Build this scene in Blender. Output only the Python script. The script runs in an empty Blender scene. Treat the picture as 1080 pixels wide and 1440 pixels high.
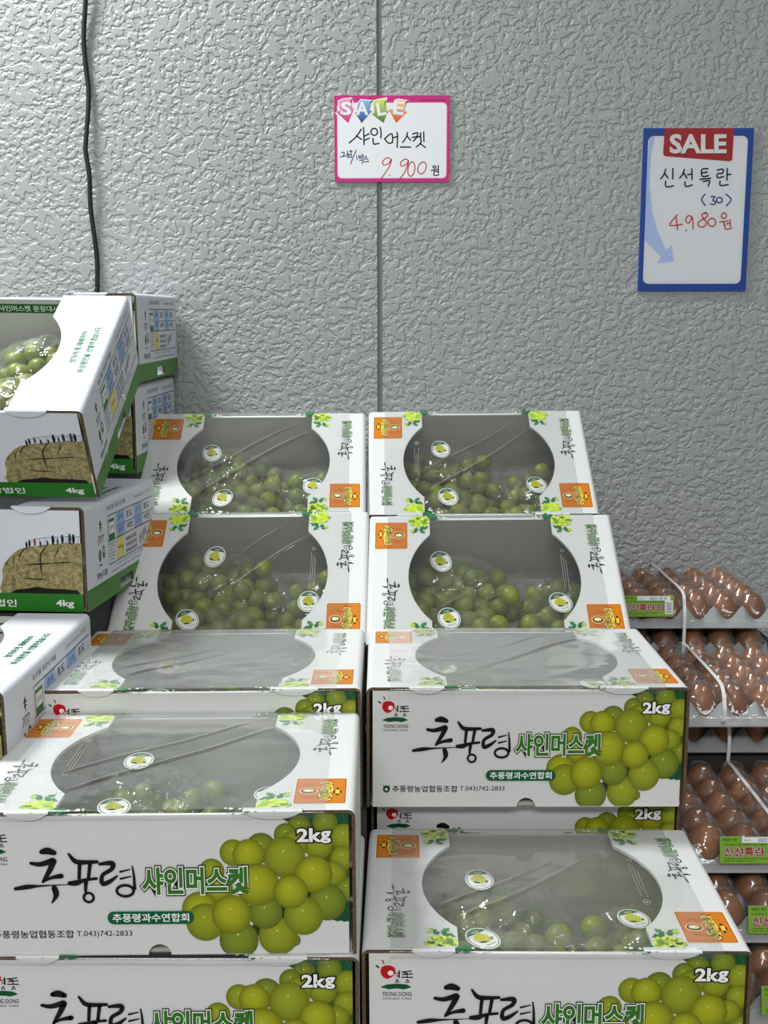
import bpy, bmesh, math, random
from math import sin, cos, pi, sqrt, radians, atan2, hypot
from mathutils import Vector, Matrix, noise
from mathutils.geometry import tessellate_polygon

random.seed(7)
SC = bpy.context.scene
COL = SC.collection
H0 = 1.45                      # camera height above the floor
WALL_Y = 2.04                  # face of the back wall

# ------------------------------------------------------------------ camera, world, lights, exposure
cam_d = bpy.data.cameras.new('camera')
cam_d.sensor_fit = 'VERTICAL'
cam_d.sensor_height = 24.0
cam_d.lens = 1531.8 / 1440 * 24.0
cam_d.clip_start = 0.01
cam = bpy.data.objects.new('camera', cam_d)
COL.objects.link(cam)
cam.matrix_world = Matrix.Translation((0, 0, H0)) @ Matrix.Rotation(pi / 2 - 0.16983, 4, 'X') @ Matrix.Rotation(-0.00183, 4, 'Z')
SC.camera = cam

world = bpy.data.worlds.new('shop_ambient')
SC.world = world
world.use_nodes = True
world.node_tree.nodes['Background'].inputs[0].default_value = (0.93, 0.97, 1.0, 1)
world.node_tree.nodes['Background'].inputs[1].default_value = 0.28


def area(name, loc, size, energy, color, target=None):
    d = bpy.data.lights.new(name, 'AREA')
    d.shape = 'RECTANGLE'
    d.size, d.size_y = size
    d.energy = energy
    d.color = color
    o = bpy.data.objects.new(name, d)
    COL.objects.link(o)
    o.location = loc
    if target is not None:
        o.rotation_euler = (Vector(target) - Vector(loc)).to_track_quat('-Z', 'Y').to_euler()
    return o


area('ceiling_panel_light_near_wall', (-1.13, 1.60, 2.96), (0.6, 0.25), 58, (0.95, 0.99, 1.0))
area('ceiling_panel_light_right', (1.15, 0.15, 2.96), (1.2, 0.3), 13, (0.97, 0.99, 1.0))
area('ceiling_panel_light_behind', (-0.3, -1.8, 2.96), (1.8, 0.6), 100, (1.0, 0.99, 0.97))

vs = SC.view_settings
vs.view_transform = 'Standard'
vs.look = 'None'
vs.gamma = 1.0
vs.use_curve_mapping = False
vs.exposure = 0.0
SC.cycles.transparent_max_bounces = 40
SC.cycles.max_bounces = 10


# ------------------------------------------------------------------ colour and materials
def lin(c):
    return tuple((x / 12.92 if x <= 0.04045 else ((x + 0.055) / 1.055) ** 2.4) for x in c)


def rgb(r, g, b):
    return lin((r / 255, g / 255, b / 255))


MATS = {}


def new_mat(name):
    m = bpy.data.materials.new(name)
    m.use_nodes = True
    nt = m.node_tree
    MATS[name] = m
    return m, nt, nt.nodes['Principled BSDF'], nt.nodes['Material Output']


def N(nt, t, **kw):
    n = nt.nodes.new(t)
    for k, v in kw.items():
        if k in n.inputs:
            n.inputs[k].default_value = v
        else:
            setattr(n, k, v)
    return n


def simple(name, col, rough=0.5, spec=0.5, bump=None, var=0.0, varscale=40, metallic=0.0, sss=0.0):
    m, nt, b, out = new_mat(name)
    b.inputs['Base Color'].default_value = (*col, 1)
    b.inputs['Roughness'].default_value = rough
    b.inputs['Specular IOR Level'].default_value = spec
    b.inputs['Metallic'].default_value = metallic
    tc = N(nt, 'ShaderNodeTexCoord')
    if bump:
        sc, st, dist = bump
        nz = N(nt, 'ShaderNodeTexNoise', Scale=sc, Detail=4.0)
        nt.links.new(tc.outputs['Object'], nz.inputs['Vector'])
        bp = N(nt, 'ShaderNodeBump', Strength=st, Distance=dist)
        nt.links.new(nz.outputs['Fac'], bp.inputs['Height'])
        nt.links.new(bp.outputs['Normal'], b.inputs['Normal'])
    if var > 0:
        nz = N(nt, 'ShaderNodeTexNoise', Scale=varscale, Detail=5.0)
        nt.links.new(tc.outputs['Object'], nz.inputs['Vector'])
        mx = N(nt, 'ShaderNodeMixRGB')
        mx.inputs[1].default_value = (*[c * (1 - var) for c in col], 1)
        mx.inputs[2].default_value = (*[min(1, c * (1 + var)) for c in col], 1)
        nt.links.new(nz.outputs['Fac'], mx.inputs[0])
        nt.links.new(mx.outputs[0], b.inputs['Base Color'])
    if sss > 0:
        b.inputs['Subsurface Weight'].default_value = sss
        b.inputs['Subsurface Radius'].default_value = (0.006, 0.008, 0.002)
        b.inputs['Subsurface Scale'].default_value = 1.0
    return m


WHITE = simple('white_cardboard', rgb(209, 210, 209), 0.5, 0.4, bump=(260, 0.05, 0.0006))
GREY_IN = simple('grey_cardboard_inside', rgb(168, 169, 164), 0.8, 0.2, var=0.06, varscale=120)
COOLWHITE = simple('cool_white_cardboard', rgb(212, 215, 223), 0.5, 0.4, bump=(260, 0.05, 0.0006))
PLAIN_IN = simple('pale_cardboard_inside', rgb(196, 198, 198), 0.8, 0.2)

# corrugated raw edge
KRAFT = simple('brown_kraft_liner', rgb(120, 92, 62), 0.8, 0.2, var=0.1, varscale=60)
m, nt, b, out = new_mat('raw_corrugated_edge')
tc = N(nt, 'ShaderNodeTexCoord')
wv = N(nt, 'ShaderNodeTexNoise', Scale=900.0, Detail=1.0)
nt.links.new(tc.outputs['Object'], wv.inputs['Vector'])
rp = N(nt, 'ShaderNodeValToRGB')
rp.color_ramp.elements[0].position = 0.42
rp.color_ramp.elements[0].color = (*rgb(44, 34, 24), 1)
rp.color_ramp.elements[1].position = 0.62
rp.color_ramp.elements[1].color = (*rgb(120, 98, 72), 1)
nt.links.new(wv.outputs['Fac'], rp.inputs['Fac'])
nt.links.new(rp.outputs['Color'], b.inputs['Base Color'])
b.inputs['Roughness'].default_value = 0.9
EDGE = m

# printing ink: the colour of each printed patch sits on its own face
m, nt, b, out = new_mat('printing_ink')
at = N(nt, 'ShaderNodeAttribute', attribute_name='Col')
nt.links.new(at.outputs['Color'], b.inputs['Base Color'])
b.inputs['Roughness'].default_value = 0.42
b.inputs['Specular IOR Level'].default_value = 0.28
INK = m


def film_mat(name, boost, rough, haze, hazecol, bscale, bstr, bdist, tint=(0.996, 0.996, 0.995), streak=None, base_cut=0.02, cap=1.0, refl_haze=0.0):
    m, nt, b, out = new_mat(name)
    nt.nodes.remove(b)
    tr = N(nt, 'ShaderNodeBsdfTransparent')
    tr.inputs[0].default_value = (*tint, 1)
    gl = N(nt, 'ShaderNodeBsdfGlossy')
    gl.inputs['Roughness'].default_value = rough
    gl.inputs['Color'].default_value = (1, 1, 1, 1)
    fr = N(nt, 'ShaderNodeFresnel')
    fr.inputs['IOR'].default_value = 1.5
    mu = N(nt, 'ShaderNodeMath', operation='MULTIPLY')
    mu.inputs[1].default_value = boost
    mu.use_clamp = True
    tc = N(nt, 'ShaderNodeTexCoord')
    mp = N(nt, 'ShaderNodeMapping')
    if streak:
        mp.inputs['Scale'].default_value = streak
    nt.links.new(tc.outputs['Object'], mp.inputs['Vector'])
    nz = N(nt, 'ShaderNodeTexNoise', Scale=bscale, Detail=3.0)
    nt.links.new(mp.outputs['Vector'], nz.inputs['Vector'])
    bp = N(nt, 'ShaderNodeBump', Strength=bstr, Distance=bdist)
    nt.links.new(nz.outputs['Fac'], bp.inputs['Height'])
    nt.links.new(bp.outputs['Normal'], gl.inputs['Normal'])
    nt.links.new(bp.outputs['Normal'], fr.inputs['Normal'])
    sb = N(nt, 'ShaderNodeMath', operation='SUBTRACT')
    sb.inputs[1].default_value = base_cut
    sb.use_clamp = True
    nt.links.new(fr.outputs[0], sb.inputs[0])
    nt.links.new(sb.outputs[0], mu.inputs[0])
    cp = N(nt, 'ShaderNodeMath', operation='MINIMUM')
    cp.inputs[1].default_value = cap
    nt.links.new(mu.outputs[0], cp.inputs[0])
    refl = gl
    if refl_haze > 0:
        sd = N(nt, 'ShaderNodeBsdfDiffuse')  # white diffuse mixed in at grazing angles stands in for reflected light
        sd.inputs[0].default_value = (*hazecol, 1)
        refl = N(nt, 'ShaderNodeMixShader')
        refl.inputs[0].default_value = refl_haze
        nt.links.new(gl.outputs[0], refl.inputs[1])
        nt.links.new(sd.outputs[0], refl.inputs[2])
    mx = N(nt, 'ShaderNodeMixShader')
    nt.links.new(cp.outputs[0], mx.inputs[0])
    nt.links.new(tr.outputs[0], mx.inputs[1])
    nt.links.new(refl.outputs[0], mx.inputs[2])
    last = mx
    if haze > 0:
        df = N(nt, 'ShaderNodeBsdfDiffuse')
        df.inputs[0].default_value = (*hazecol, 1)
        m2 = N(nt, 'ShaderNodeMixShader')
        m2.inputs[0].default_value = haze
        nt.links.new(mx.outputs[0], m2.inputs[1])
        nt.links.new(df.outputs[0], m2.inputs[2])
        last = m2
    nt.links.new(last.outputs[0], out.inputs['Surface'])
    return m


FILM = film_mat('clear_shrink_film', 2.6, 0.09, 0.004, (0.85, 0.86, 0.85), 14, 0.25, 0.003, streak=(1.0, 2.6, 1.0), base_cut=0.024, cap=0.5, refl_haze=0.30)
BAG = film_mat('clear_bag_film', 1.3, 0.05, 0.045, (0.85, 0.87, 0.82), 34, 0.9, 0.006, base_cut=0.0, cap=0.28)
LID = film_mat('clear_lid_plastic', 1.3, 0.07, 0.03, (0.9, 0.9, 0.9), 55, 0.5, 0.003, base_cut=0.0, cap=0.22)
LAMI = film_mat('clear_laminate', 0.8, 0.14, 0.012, (0.9, 0.9, 0.9), 20, 0.2, 0.003, base_cut=0.028)

# grape skin
m, nt, b, out = new_mat('green_grape_skin')
oi = N(nt, 'ShaderNodeObjectInfo')
rp = N(nt, 'ShaderNodeValToRGB')
rp.color_ramp.elements[0].color = (*rgb(120, 134, 32), 1)
rp.color_ramp.elements[1].color = (*rgb(150, 160, 50), 1)
nt.links.new(oi.outputs['Random'], rp.inputs['Fac'])
tc = N(nt, 'ShaderNodeTexCoord')
nz = N(nt, 'ShaderNodeTexNoise', Scale=90.0, Detail=4.0)
nt.links.new(tc.outputs['Object'], nz.inputs['Vector'])
mx = N(nt, 'ShaderNodeMixRGB', blend_type='MULTIPLY')
mx.inputs[0].default_value = 0.35
nt.links.new(rp.outputs['Color'], mx.inputs[1])
nt.links.new(nz.outputs['Fac'], mx.inputs[2])
nt.links.new(mx.outputs[0], b.inputs['Base Color'])
b.inputs['Roughness'].default_value = 0.42
b.inputs['Subsurface Weight'].default_value = 0.25
b.inputs['Subsurface Radius'].default_value = (0.005, 0.007, 0.0015)
b.inputs['Subsurface Scale'].default_value = 1.0
GRAPE = m
STEM = simple('grape_stem_green', rgb(120, 118, 60), 0.7, 0.3, var=0.2, varscale=90)

# egg shell
m, nt, b, out = new_mat('brown_egg_shell')
oi = N(nt, 'ShaderNodeObjectInfo')
rp = N(nt, 'ShaderNodeValToRGB')
rp.color_ramp.elements[0].color = (*rgb(106, 60, 22), 1)
rp.color_ramp.elements[1].color = (*rgb(140, 86, 38), 1)
nt.links.new(oi.outputs['Random'], rp.inputs['Fac'])
nt.links.new(rp.outputs['Color'], b.inputs['Base Color'])
b.inputs['Roughness'].default_value = 0.45
EGG = m
PULP = simple('grey_pulp_board', rgb(158, 160, 160), 0.95, 0.1, bump=(420, 0.35, 0.0012), var=0.1, varscale=150)
STRAP = simple('white_strap_plastic', rgb(222, 224, 226), 0.35, 0.5)
CABLE = simple('black_cable_rubber', rgb(10, 10, 11), 0.6, 0.5)
CARD = simple('white_card_paper', rgb(232, 235, 237), 0.35, 0.45)
WOODY = simple('dark_grey_board', rgb(62, 60, 57), 0.8, 0.3, var=0.15, varscale=14)  # dark tone of the stands stands in for shade in the gaps
FLOORM = simple('grey_shop_floor', rgb(140, 140, 138), 0.5, 0.4, var=0.05, varscale=8)
CEILM = simple('white_ceiling_board', rgb(225, 226, 226), 0.8, 0.2, bump=(60, 0.2, 0.002))
SIDEM = simple('pale_side_wall', rgb(190, 193, 194), 0.7, 0.3, bump=(60, 0.2, 0.002))
SEAM = simple('grey_panel_joint', rgb(118, 119, 116), 0.6, 0.3)

# embossed metal wall panel
m, nt, b, out = new_mat('embossed_grey_wall_panel')
b.inputs['Base Color'].default_value = (*rgb(158, 161, 160), 1)
b.inputs['Roughness'].default_value = 0.42
b.inputs['Specular IOR Level'].default_value = 0.45
tc = N(nt, 'ShaderNodeTexCoord')
mp = N(nt, 'ShaderNodeMapping')
mp.inputs['Scale'].default_value = (1.0, 1.0, 1.12)
nt.links.new(tc.outputs['Object'], mp.inputs['Vector'])
wz = N(nt, 'ShaderNodeTexNoise', Scale=34.0, Detail=2.0)
nt.links.new(mp.outputs['Vector'], wz.inputs['Vector'])
ad = N(nt, 'ShaderNodeVectorMath', operation='SCALE')
ad.inputs['Scale'].default_value = 0.018
nt.links.new(wz.outputs['Color'], ad.inputs[0])
av = N(nt, 'ShaderNodeVectorMath', operation='ADD')
nt.links.new(mp.outputs['Vector'], av.inputs[0])
nt.links.new(ad.outputs['Vector'], av.inputs[1])
n1 = N(nt, 'ShaderNodeTexNoise', Scale=86.0, Detail=1.6, Roughness=0.5)
nt.links.new(av.outputs['Vector'], n1.inputs['Vector'])
r1 = N(nt, 'ShaderNodeValToRGB')
r1.color_ramp.interpolation = 'EASE'
r1.color_ramp.elements[0].position = 0.37
r1.color_ramp.elements[0].color = (0, 0, 0, 1)
r1.color_ramp.elements[1].position = 0.55
r1.color_ramp.elements[1].color = (1, 1, 1, 1)
nt.links.new(n1.outputs['Fac'], r1.inputs['Fac'])
bp = N(nt, 'ShaderNodeBump', Strength=0.66, Distance=0.0026)
nt.links.new(r1.outputs['Color'], bp.inputs['Height'])
nt.links.new(bp.outputs['Normal'], b.inputs['Normal'])
PANEL = m


# ------------------------------------------------------------------ mesh helpers
def link(name, me, parent=None, mw=None, base=None):
    o = bpy.data.objects.new(name, me)
    COL.objects.link(o)
    if parent is not None:
        o.parent = parent
    if base is not None:
        o.location = base
    if mw is not None:
        o.matrix_world = mw
    return o


def tag(o, label=None, cat=None, group=None, kind=None):
    if label:
        o['label'] = label
    if cat:
        o['category'] = cat
    if group:
        o['group'] = group
    if kind:
        o['kind'] = kind
    return o


def struct(o):
    o['kind'] = 'structure'
    return o


class MB:
    """collects faces with a material slot each"""

    def __init__(self):
        self.v, self.f, self.m, self.mats = [], [], [], []

    def slot(self, mat):
        if mat not in self.mats:
            self.mats.append(mat)
        return self.mats.index(mat)

    def face(self, pts, mat):
        i = len(self.v)
        self.v += [tuple(p) for p in pts]
        self.f.append(tuple(range(i, i + len(pts))))
        self.m.append(self.slot(mat))

    def box(self, lo, hi, mat, front=None, skip=()):
        x0, y0, z0 = lo
        x1, y1, z1 = hi
        F = {'-y': [(x0, y0, z0), (x1, y0, z0), (x1, y0, z1), (x0, y0, z1)],
             '+y': [(x1, y1, z0), (x0, y1, z0), (x0, y1, z1), (x1, y1, z1)],
             '-x': [(x0, y1, z0), (x0, y0, z0), (x0, y0, z1), (x0, y1, z1)],
             '+x': [(x1, y0, z0), (x1, y1, z0), (x1, y1, z1), (x1, y0, z1)],
             '+z': [(x0, y0, z1), (x1, y0, z1), (x1, y1, z1), (x0, y1, z1)],
             '-z': [(x0, y1, z0), (x1, y1, z0), (x1, y0, z0), (x0, y0, z0)]}
        for k, p in F.items():
            if k in skip:
                continue
            self.face(p, (front or {}).get(k, mat))

    def prism(self, poly, c0, c1, fn, m0, m1, ms):
        """poly in 2-D, pushed from c0 to c1 by fn(a, b, c)"""
        tris = tessellate_polygon([[Vector((a, b, 0)) for a, b in poly]])
        for t in tris:
            self.face([fn(*poly[i], c0) for i in t], m0)
            self.face([fn(*poly[i], c1) for i in reversed(t)], m1)
        n = len(poly)
        for i in range(n):
            a, b = poly[i], poly[(i + 1) % n]
            self.face([fn(*a, c0), fn(*b, c0), fn(*b, c1), fn(*a, c1)], ms(a, b) if callable(ms) else ms)

    def mesh(self, name, off=(0, 0, 0), smooth=False, weld=True):
        me = bpy.data.meshes.new(name)
        ox, oy, oz = off
        me.from_pydata([(x + ox, y + oy, z + oz) for x, y, z in self.v], [], self.f)
        for mt in self.mats:
            me.materials.append(mt)
        me.polygons.foreach_set('material_index', self.m)
        if weld:
            bm = bmesh.new()
            bm.from_mesh(me)
            bmesh.ops.remove_doubles(bm, verts=bm.verts, dist=1e-6)
            bmesh.ops.recalc_face_normals(bm, faces=bm.faces)
            bm.to_mesh(me)
            bm.free()
        if smooth:
            me.polygons.foreach_set('use_smooth', [True] * len(me.polygons))
        me.update()
        return me


_text_cache = {}


def text_mesh(body, offset=0.0):
    """2-D triangles of a line of lettering, em = 1, left baseline origin -> (verts, polys, bbox)"""
    k = (body, round(offset, 4))
    if k in _text_cache:
        return _text_cache[k]
    c = bpy.data.curves.new('t', 'FONT')
    c.body = body
    c.size = 1.0
    c.resolution_u = 3
    c.offset = offset
    o = bpy.data.objects.new('t', c)
    COL.objects.link(o)
    bpy.context.view_layer.update()
    dg = bpy.context.evaluated_depsgraph_get()
    me = o.evaluated_get(dg).to_mesh()
    vs_ = [(v.co.x, v.co.y) for v in me.vertices]
    ps_ = [tuple(p.vertices) for p in me.polygons]
    o.evaluated_get(dg).to_mesh_clear()
    bpy.data.objects.remove(o)
    bpy.data.curves.remove(c)
    xs = [a for a, b in vs_] or [0, 1]
    ys = [b for a, b in vs_] or [0, 1]
    r = (vs_, ps_, (min(xs), min(ys), max(xs), max(ys)))
    _text_cache[k] = r
    return r


def spline(pts, n=6):
    """Catmull-Rom through points of any dimension"""
    if len(pts) < 3:
        return [tuple(p) for p in pts]
    P = [pts[0]] + list(pts) + [pts[-1]]
    out = []
    for i in range(1, len(P) - 2):
        for k in range(n):
            t = k / n
            out.append(tuple(0.5 * ((2 * b) + (-a + c) * t + (2 * a - 5 * b + 4 * c - d) * t * t + (-a + 3 * b - 3 * c + d) * t ** 3)
                             for a, b, c, d in zip(P[i - 1], P[i], P[i + 1], P[i + 2])))
    out.append(tuple(pts[-1]))
    return out


class Art:
    """flat printed patches; coordinates in any 2-D frame, mapped to the surface when built"""

    def __init__(self, pre=None):
        self.items = []          # (verts2d, polys, colour or [colours], layer)
        self.pre = pre or (lambda a, b: (a, b))

    def add(self, verts, polys, col, layer):
        self.items.append(([self.pre(a, b) for a, b in verts], polys, col, layer))

    def poly(self, pts, col, layer=1, cols=None):
        t = tessellate_polygon([[Vector((a, b, 0)) for a, b in pts]])
        self.add(pts, [tuple(x) for x in t], cols or col, layer)

    def rect(self, x0, y0, x1, y1, col, layer=1, r=0.0):
        if r <= 0:
            return self.poly([(x0, y0), (x1, y0), (x1, y1), (x0, y1)], col, layer)
        pts = []
        xa, xb, ya, yb = min(x0, x1), max(x0, x1), min(y0, y1), max(y0, y1)
        for cx, cy, a0 in ((xb - r, yb - r, 0), (xa + r, yb - r, 90), (xa + r, ya + r, 180), (xb - r, ya + r, 270)):
            for k in range(5):
                a = radians(a0 + 22.5 * k)
                pts.append((cx + r * cos(a), cy + r * sin(a)))
        self.poly(pts, col, layer)

    def ellipse(self, cx, cy, rx, ry, col, layer=1, n=20, rot=0.0):
        self.poly([(cx + rx * cos(a) * cos(rot) - ry * sin(a) * sin(rot), cy + rx * cos(a) * sin(rot) + ry * sin(a) * cos(rot))
                   for a in [2 * pi * k / n for k in range(n)]], col, layer)

    def ring(self, cx, cy, rx, ry, w, col, layer=1, n=24, rot=0.0):
        pts = [(cx + rx * cos(a) * cos(rot) - ry * sin(a) * sin(rot), cy + rx * cos(a) * sin(rot) + ry * sin(a) * cos(rot))
               for a in [2 * pi * k / n for k in range(n + 1)]]
        self.stroke(pts, w, col, layer, smooth=False)

    def stroke(self, pts, w, col, layer=1, smooth=True, caps=True):
        if isinstance(w, (int, float)):
            w = [w] * len(pts)
        q = [(p[0], p[1], ww) for p, ww in zip(pts, w)]
        if smooth:
            q = spline(q, 6)
        L, R = [], []
        n = len(q)
        for i, (a, b_, ww) in enumerate(q):
            p0, p1 = q[max(0, i - 1)], q[min(n - 1, i + 1)]
            dx, dy = p1[0] - p0[0], p1[1] - p0[1]
            d = hypot(dx, dy) or 1e-9
            nx, ny = -dy / d, dx / d
            L.append((a + nx * ww / 2, b_ + ny * ww / 2))
            R.append((a - nx * ww / 2, b_ - ny * ww / 2))
        self.add(L + R, [(i, i + 1, n + i + 1, n + i) for i in range(n - 1)], col, layer)
        if caps:
            for a, b_, ww in (q[0], q[-1]):
                self.ellipse(a, b_, ww / 2, ww / 2, col, layer, n=10)

    def text(self, body, x0, y0, x1, y1, col, layer=1, offset=0.0, rot=0.0):
        """fit the lettering to the box whose left-bottom is (x0,y0) and right-top (x1,y1); y may run downwards"""
        _, _, bb = text_mesh(body, 0.0)
        v, p, _ = text_mesh(body, offset)
        w, h = bb[2] - bb[0], bb[3] - bb[1]
        pts = []
        for a, b_ in v:
            u, t = (a - bb[0]) / w, (b_ - bb[1]) / h
            X, Y = x0 + u * (x1 - x0), y0 + t * (y1 - y0)
            if rot:
                cx, cy = (x0 + x1) / 2, (y0 + y1) / 2
                X, Y = cx + (X - cx) * cos(rot) - (Y - cy) * sin(rot), cy + (X - cx) * sin(rot) + (Y - cy) * cos(rot)
            pts.append((X, Y))
        self.add(pts, p, col, layer)

    def shaded_disc(self, cx, cy, r, c0, c1, layer, clip=None, elong=1.0):
        """one grape of the printed photograph"""
        rings, n = 5, 22
        lx, ly = cx - 0.12 * r, cy - 0.2 * r
        vs_, cols = [(lx, ly)], [c0]
        for k in range(1, rings + 1):
            t = k / rings
            for j in range(n):
                a = 2 * pi * j / n
                px, py = cx + r * cos(a), cy + r * elong * sin(a)
                vs_.append((lx + (px - lx) * t, ly + (py - ly) * t))
                s = t ** 2.2
                cols.append(tuple(u * (1 - s) + v_ * s for u, v_ in zip(c0, c1)))
        if clip:
            vs_ = [(min(max(a, clip[0]), clip[2]), min(max(b_, clip[1]), clip[3])) for a, b_ in vs_]
        fs = [(0, 1 + j, 1 + (j + 1) % n) for j in range(n)]
        for k in range(rings - 1):
            for j in range(n):
                a0, a1 = 1 + k * n + j, 1 + k * n + (j + 1) % n
                fs.append((a0, a0 + n, a1 + n, a1))
        self.add(vs_, fs, cols, layer)

    def mesh(self, name, fn, off=(0, 0, 0), step=0.00007, lift=0.00025):
        """fn(a, b, lift) -> xyz"""
        V, F, Cc = [], [], []
        ox, oy, oz = off
        for vs_, ps, col, layer in self.items:
            i = len(V)
            for a, b_ in vs_:
                x, y, z = fn(a, b_, lift + layer * step)
                V.append((x + ox, y + oy, z + oz))
            many = isinstance(col, list)
            for p in ps:
                F.append(tuple(i + k for k in p))
                Cc += [(col[k] if many else col) for k in p]
        me = bpy.data.meshes.new(name)
        me.from_pydata(V, [], F)
        ca = me.color_attributes.new('Col', 'FLOAT_COLOR', 'CORNER')
        buf = []
        for c in Cc:
            buf += [c[0], c[1], c[2], 1.0]
        # polygons keep their order, so loops do too
        ca.data.foreach_set('color', buf)
        me.materials.append(INK)
        me.update()
        return me


BLK, WHT = rgb(9, 9, 11), rgb(236, 237, 236)
DGRN, GRN, LGRN = rgb(0, 84, 44), rgb(70, 130, 36), rgb(150, 190, 40)


# ------------------------------------------------------------------ the room
def slab(name, lo, hi, mat):
    mb = MB()
    mb.box(lo, hi, mat)
    return struct(link(name, mb.mesh(name)))


slab('floor', (-2.6, -3.2, -0.05), (2.9, WALL_Y + 0.06, 0.0), FLOORM)
slab('ceiling', (-2.6, -3.2, 3.00), (2.9, WALL_Y + 0.06, 3.05), CEILM)
slab('wall_left', (-2.66, -3.2, 0.0), (-2.6, WALL_Y + 0.06, 3.0), SIDEM)
slab('wall_right', (2.9, -3.2, 0.0), (2.96, WALL_Y + 0.06, 3.0), SIDEM)
mb = MB()                      # two embossed panels that meet at a joint strip
SX0, SX1 = -0.0118, -0.0022
for x0, x1 in ((-2.6, SX0), (SX1, 2.9)):
    mb.box((x0, WALL_Y, 0.0), (x1, WALL_Y + 0.05, 3.0), PANEL)
struct(link('wall_back', mb.mesh('wall_back')))
slab('trim_1', (SX0 - 0.001, WALL_Y + 0.0022, 0.0), (SX1 + 0.001, WALL_Y + 0.03, 3.0), SEAM)

# cable hanging down the wall
pts = [(-0.519, 3.0), (-0.5195, 2.4), (-0.519, 2.06), (-0.5195, 2.02), (-0.5275, 1.95), (-0.5265, 1.90), (-0.5235, 1.866), (-0.525, 1.83),
       (-0.531, 1.775), (-0.532, 1.755), (-0.5275, 1.715), (-0.5285, 1.66), (-0.524, 1.60), (-0.522, 1.56), (-0.5235, 1.51), (-0.522, 1.40), (-0.524, 1.2)]
cv = spline([(x, WALL_Y - 0.006 - 0.006 * (0.5 + 0.5 * sin(z * 19)), z) for x, z in pts], 8)
mb = MB()
K = 10
for i in range(len(cv) - 1):
    for j in range(K):
        q = []
        for (x, y, z), jj in ((cv[i], j), (cv[i], j + 1), (cv[i + 1], j + 1), (cv[i + 1], j)):
            a = 2 * pi * jj / K
            q.append((x + 0.0043 * cos(a), y + 0.0043 * sin(a), z))
        mb.face(q, CABLE)
tag(link('power_cable', mb.mesh('power_cable', smooth=True)), 'thin black cable hanging straight down the embossed grey wall', 'cable')

# ------------------------------------------------------------------ price cards on the wall
def card_root(name, cx, cz, label):
    e = link(name, None, base=(cx, WALL_Y - 0.0035, H0 + cz))
    return tag(e, label, 'price sign', 'price signs on the wall')


# pink card
root = card_root('price_card', 0.0156, 0.3289, 'pink bordered white price card taped over the joint of the grey wall')
PW, PH = 0.206, 0.1485
mb = MB()
mb.box((-PW / 2, 0, -PH / 2), (PW / 2, 0.0018, PH / 2), CARD)
link('card', mb.mesh('card'), root)
pink = rgb(198, 38, 122)
fr = lambda a, b, l: (a, -l, b)
A = Art()
A.rect(-PW / 2, -PH / 2, PW / 2, PH / 2, pink, 0)
A.rect(-0.0985, -0.0685, 0.0985, 0.0625, rgb(240, 150, 196), 1, 0.008)
A.rect(-0.0972, -0.0672, 0.0972, 0.0612, rgb(235, 238, 240), 2, 0.007)
A.rect(0.052, 0.0655, 0.094, 0.0668, rgb(120, 30, 80), 1)
link('printed_border', A.mesh('printed_border', fr), root)
m8 = lambda a, b: ((465 + a * 0.10648 - 551) * PW / 162.5, (195 - (130 + b * 0.10648)) * PH / 121)
A = Art(m8)
arrows = [([(105, 120), (160, 92), (270, 80), (285, 120), (283, 212), (312, 205), (228, 402), (72, 262), (120, 235)], (238, 160, 196), (196, 24, 110)),
          ([(355, 150), (400, 103), (545, 115), (520, 150), (515, 240), (547, 243), (405, 402), (316, 270), (345, 255)], (150, 190, 235), (12, 40, 130)),
          ([(555, 120), (640, 98), (735, 82), (730, 130), (738, 245), (757, 243), (695, 402), (538, 286), (575, 268)], (214, 228, 120), (12, 110, 44)),
          ([(850, 110), (900, 96), (1015, 118), (985, 150), (978, 248), (1012, 258), (862, 402), (763, 226), (832, 222)], (246, 200, 150), (214, 66, 16))]
for pl, c0, c1 in arrows:
    cx, cy = sum(p[0] for p in pl) / len(pl), sum(p[1] for p in pl) / len(pl)
    A.poly([(cx + (x - cx) * 1.15, cy + (y - cy) * 1.12) for x, y in pl], rgb(250, 236, 240), 3)
    cols = []
    for x, y in pl:
        t = min(1, max(0, (y - 90) / 300))
        cols.append(tuple(u * (1 - t) + v * t for u, v in zip(rgb(*c0), rgb(*c1))))
    A.poly(pl, None, 4, cols)
    x1 = max(p[0] for p in pl if p[1] < 160)
    A.stroke([(x1 - 4, 95 if x1 < 300 else 118), (x1 - 22, 145), (x1 - 24, 200)], [16, 8, 3], rgb(40, 24, 30), 5)
for ch, x0, y0, x1, y1, r in (('S', 138, 290, 262, 132, 0.06), ('A', 342, 290, 485, 130, 0), ('L', 615, 296, 715, 140, -0.16), ('E', 835, 285, 955, 125, 0.1)):
    A.text(ch, x0, y0, x1, y1, WHT, 6, 0.035, r)
link('sale_arrows', A.mesh('sale_arrows', fr), root)


def pen(pre, strokes, w, col, layer=4):
    A = Art(pre)
    for s in strokes:
        A.stroke(s, w, col, layer, smooth=len(s) > 2)
    return A


def circ(cx, cy, rx, ry, n=12, tilt=0.0, a0=-pi / 2):
    return [(cx + rx * cos(a) + tilt * sin(a) * ry, cy + ry * sin(a)) for a in [a0 + 2 * pi * k / n for k in range(n + 1)]]


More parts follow.
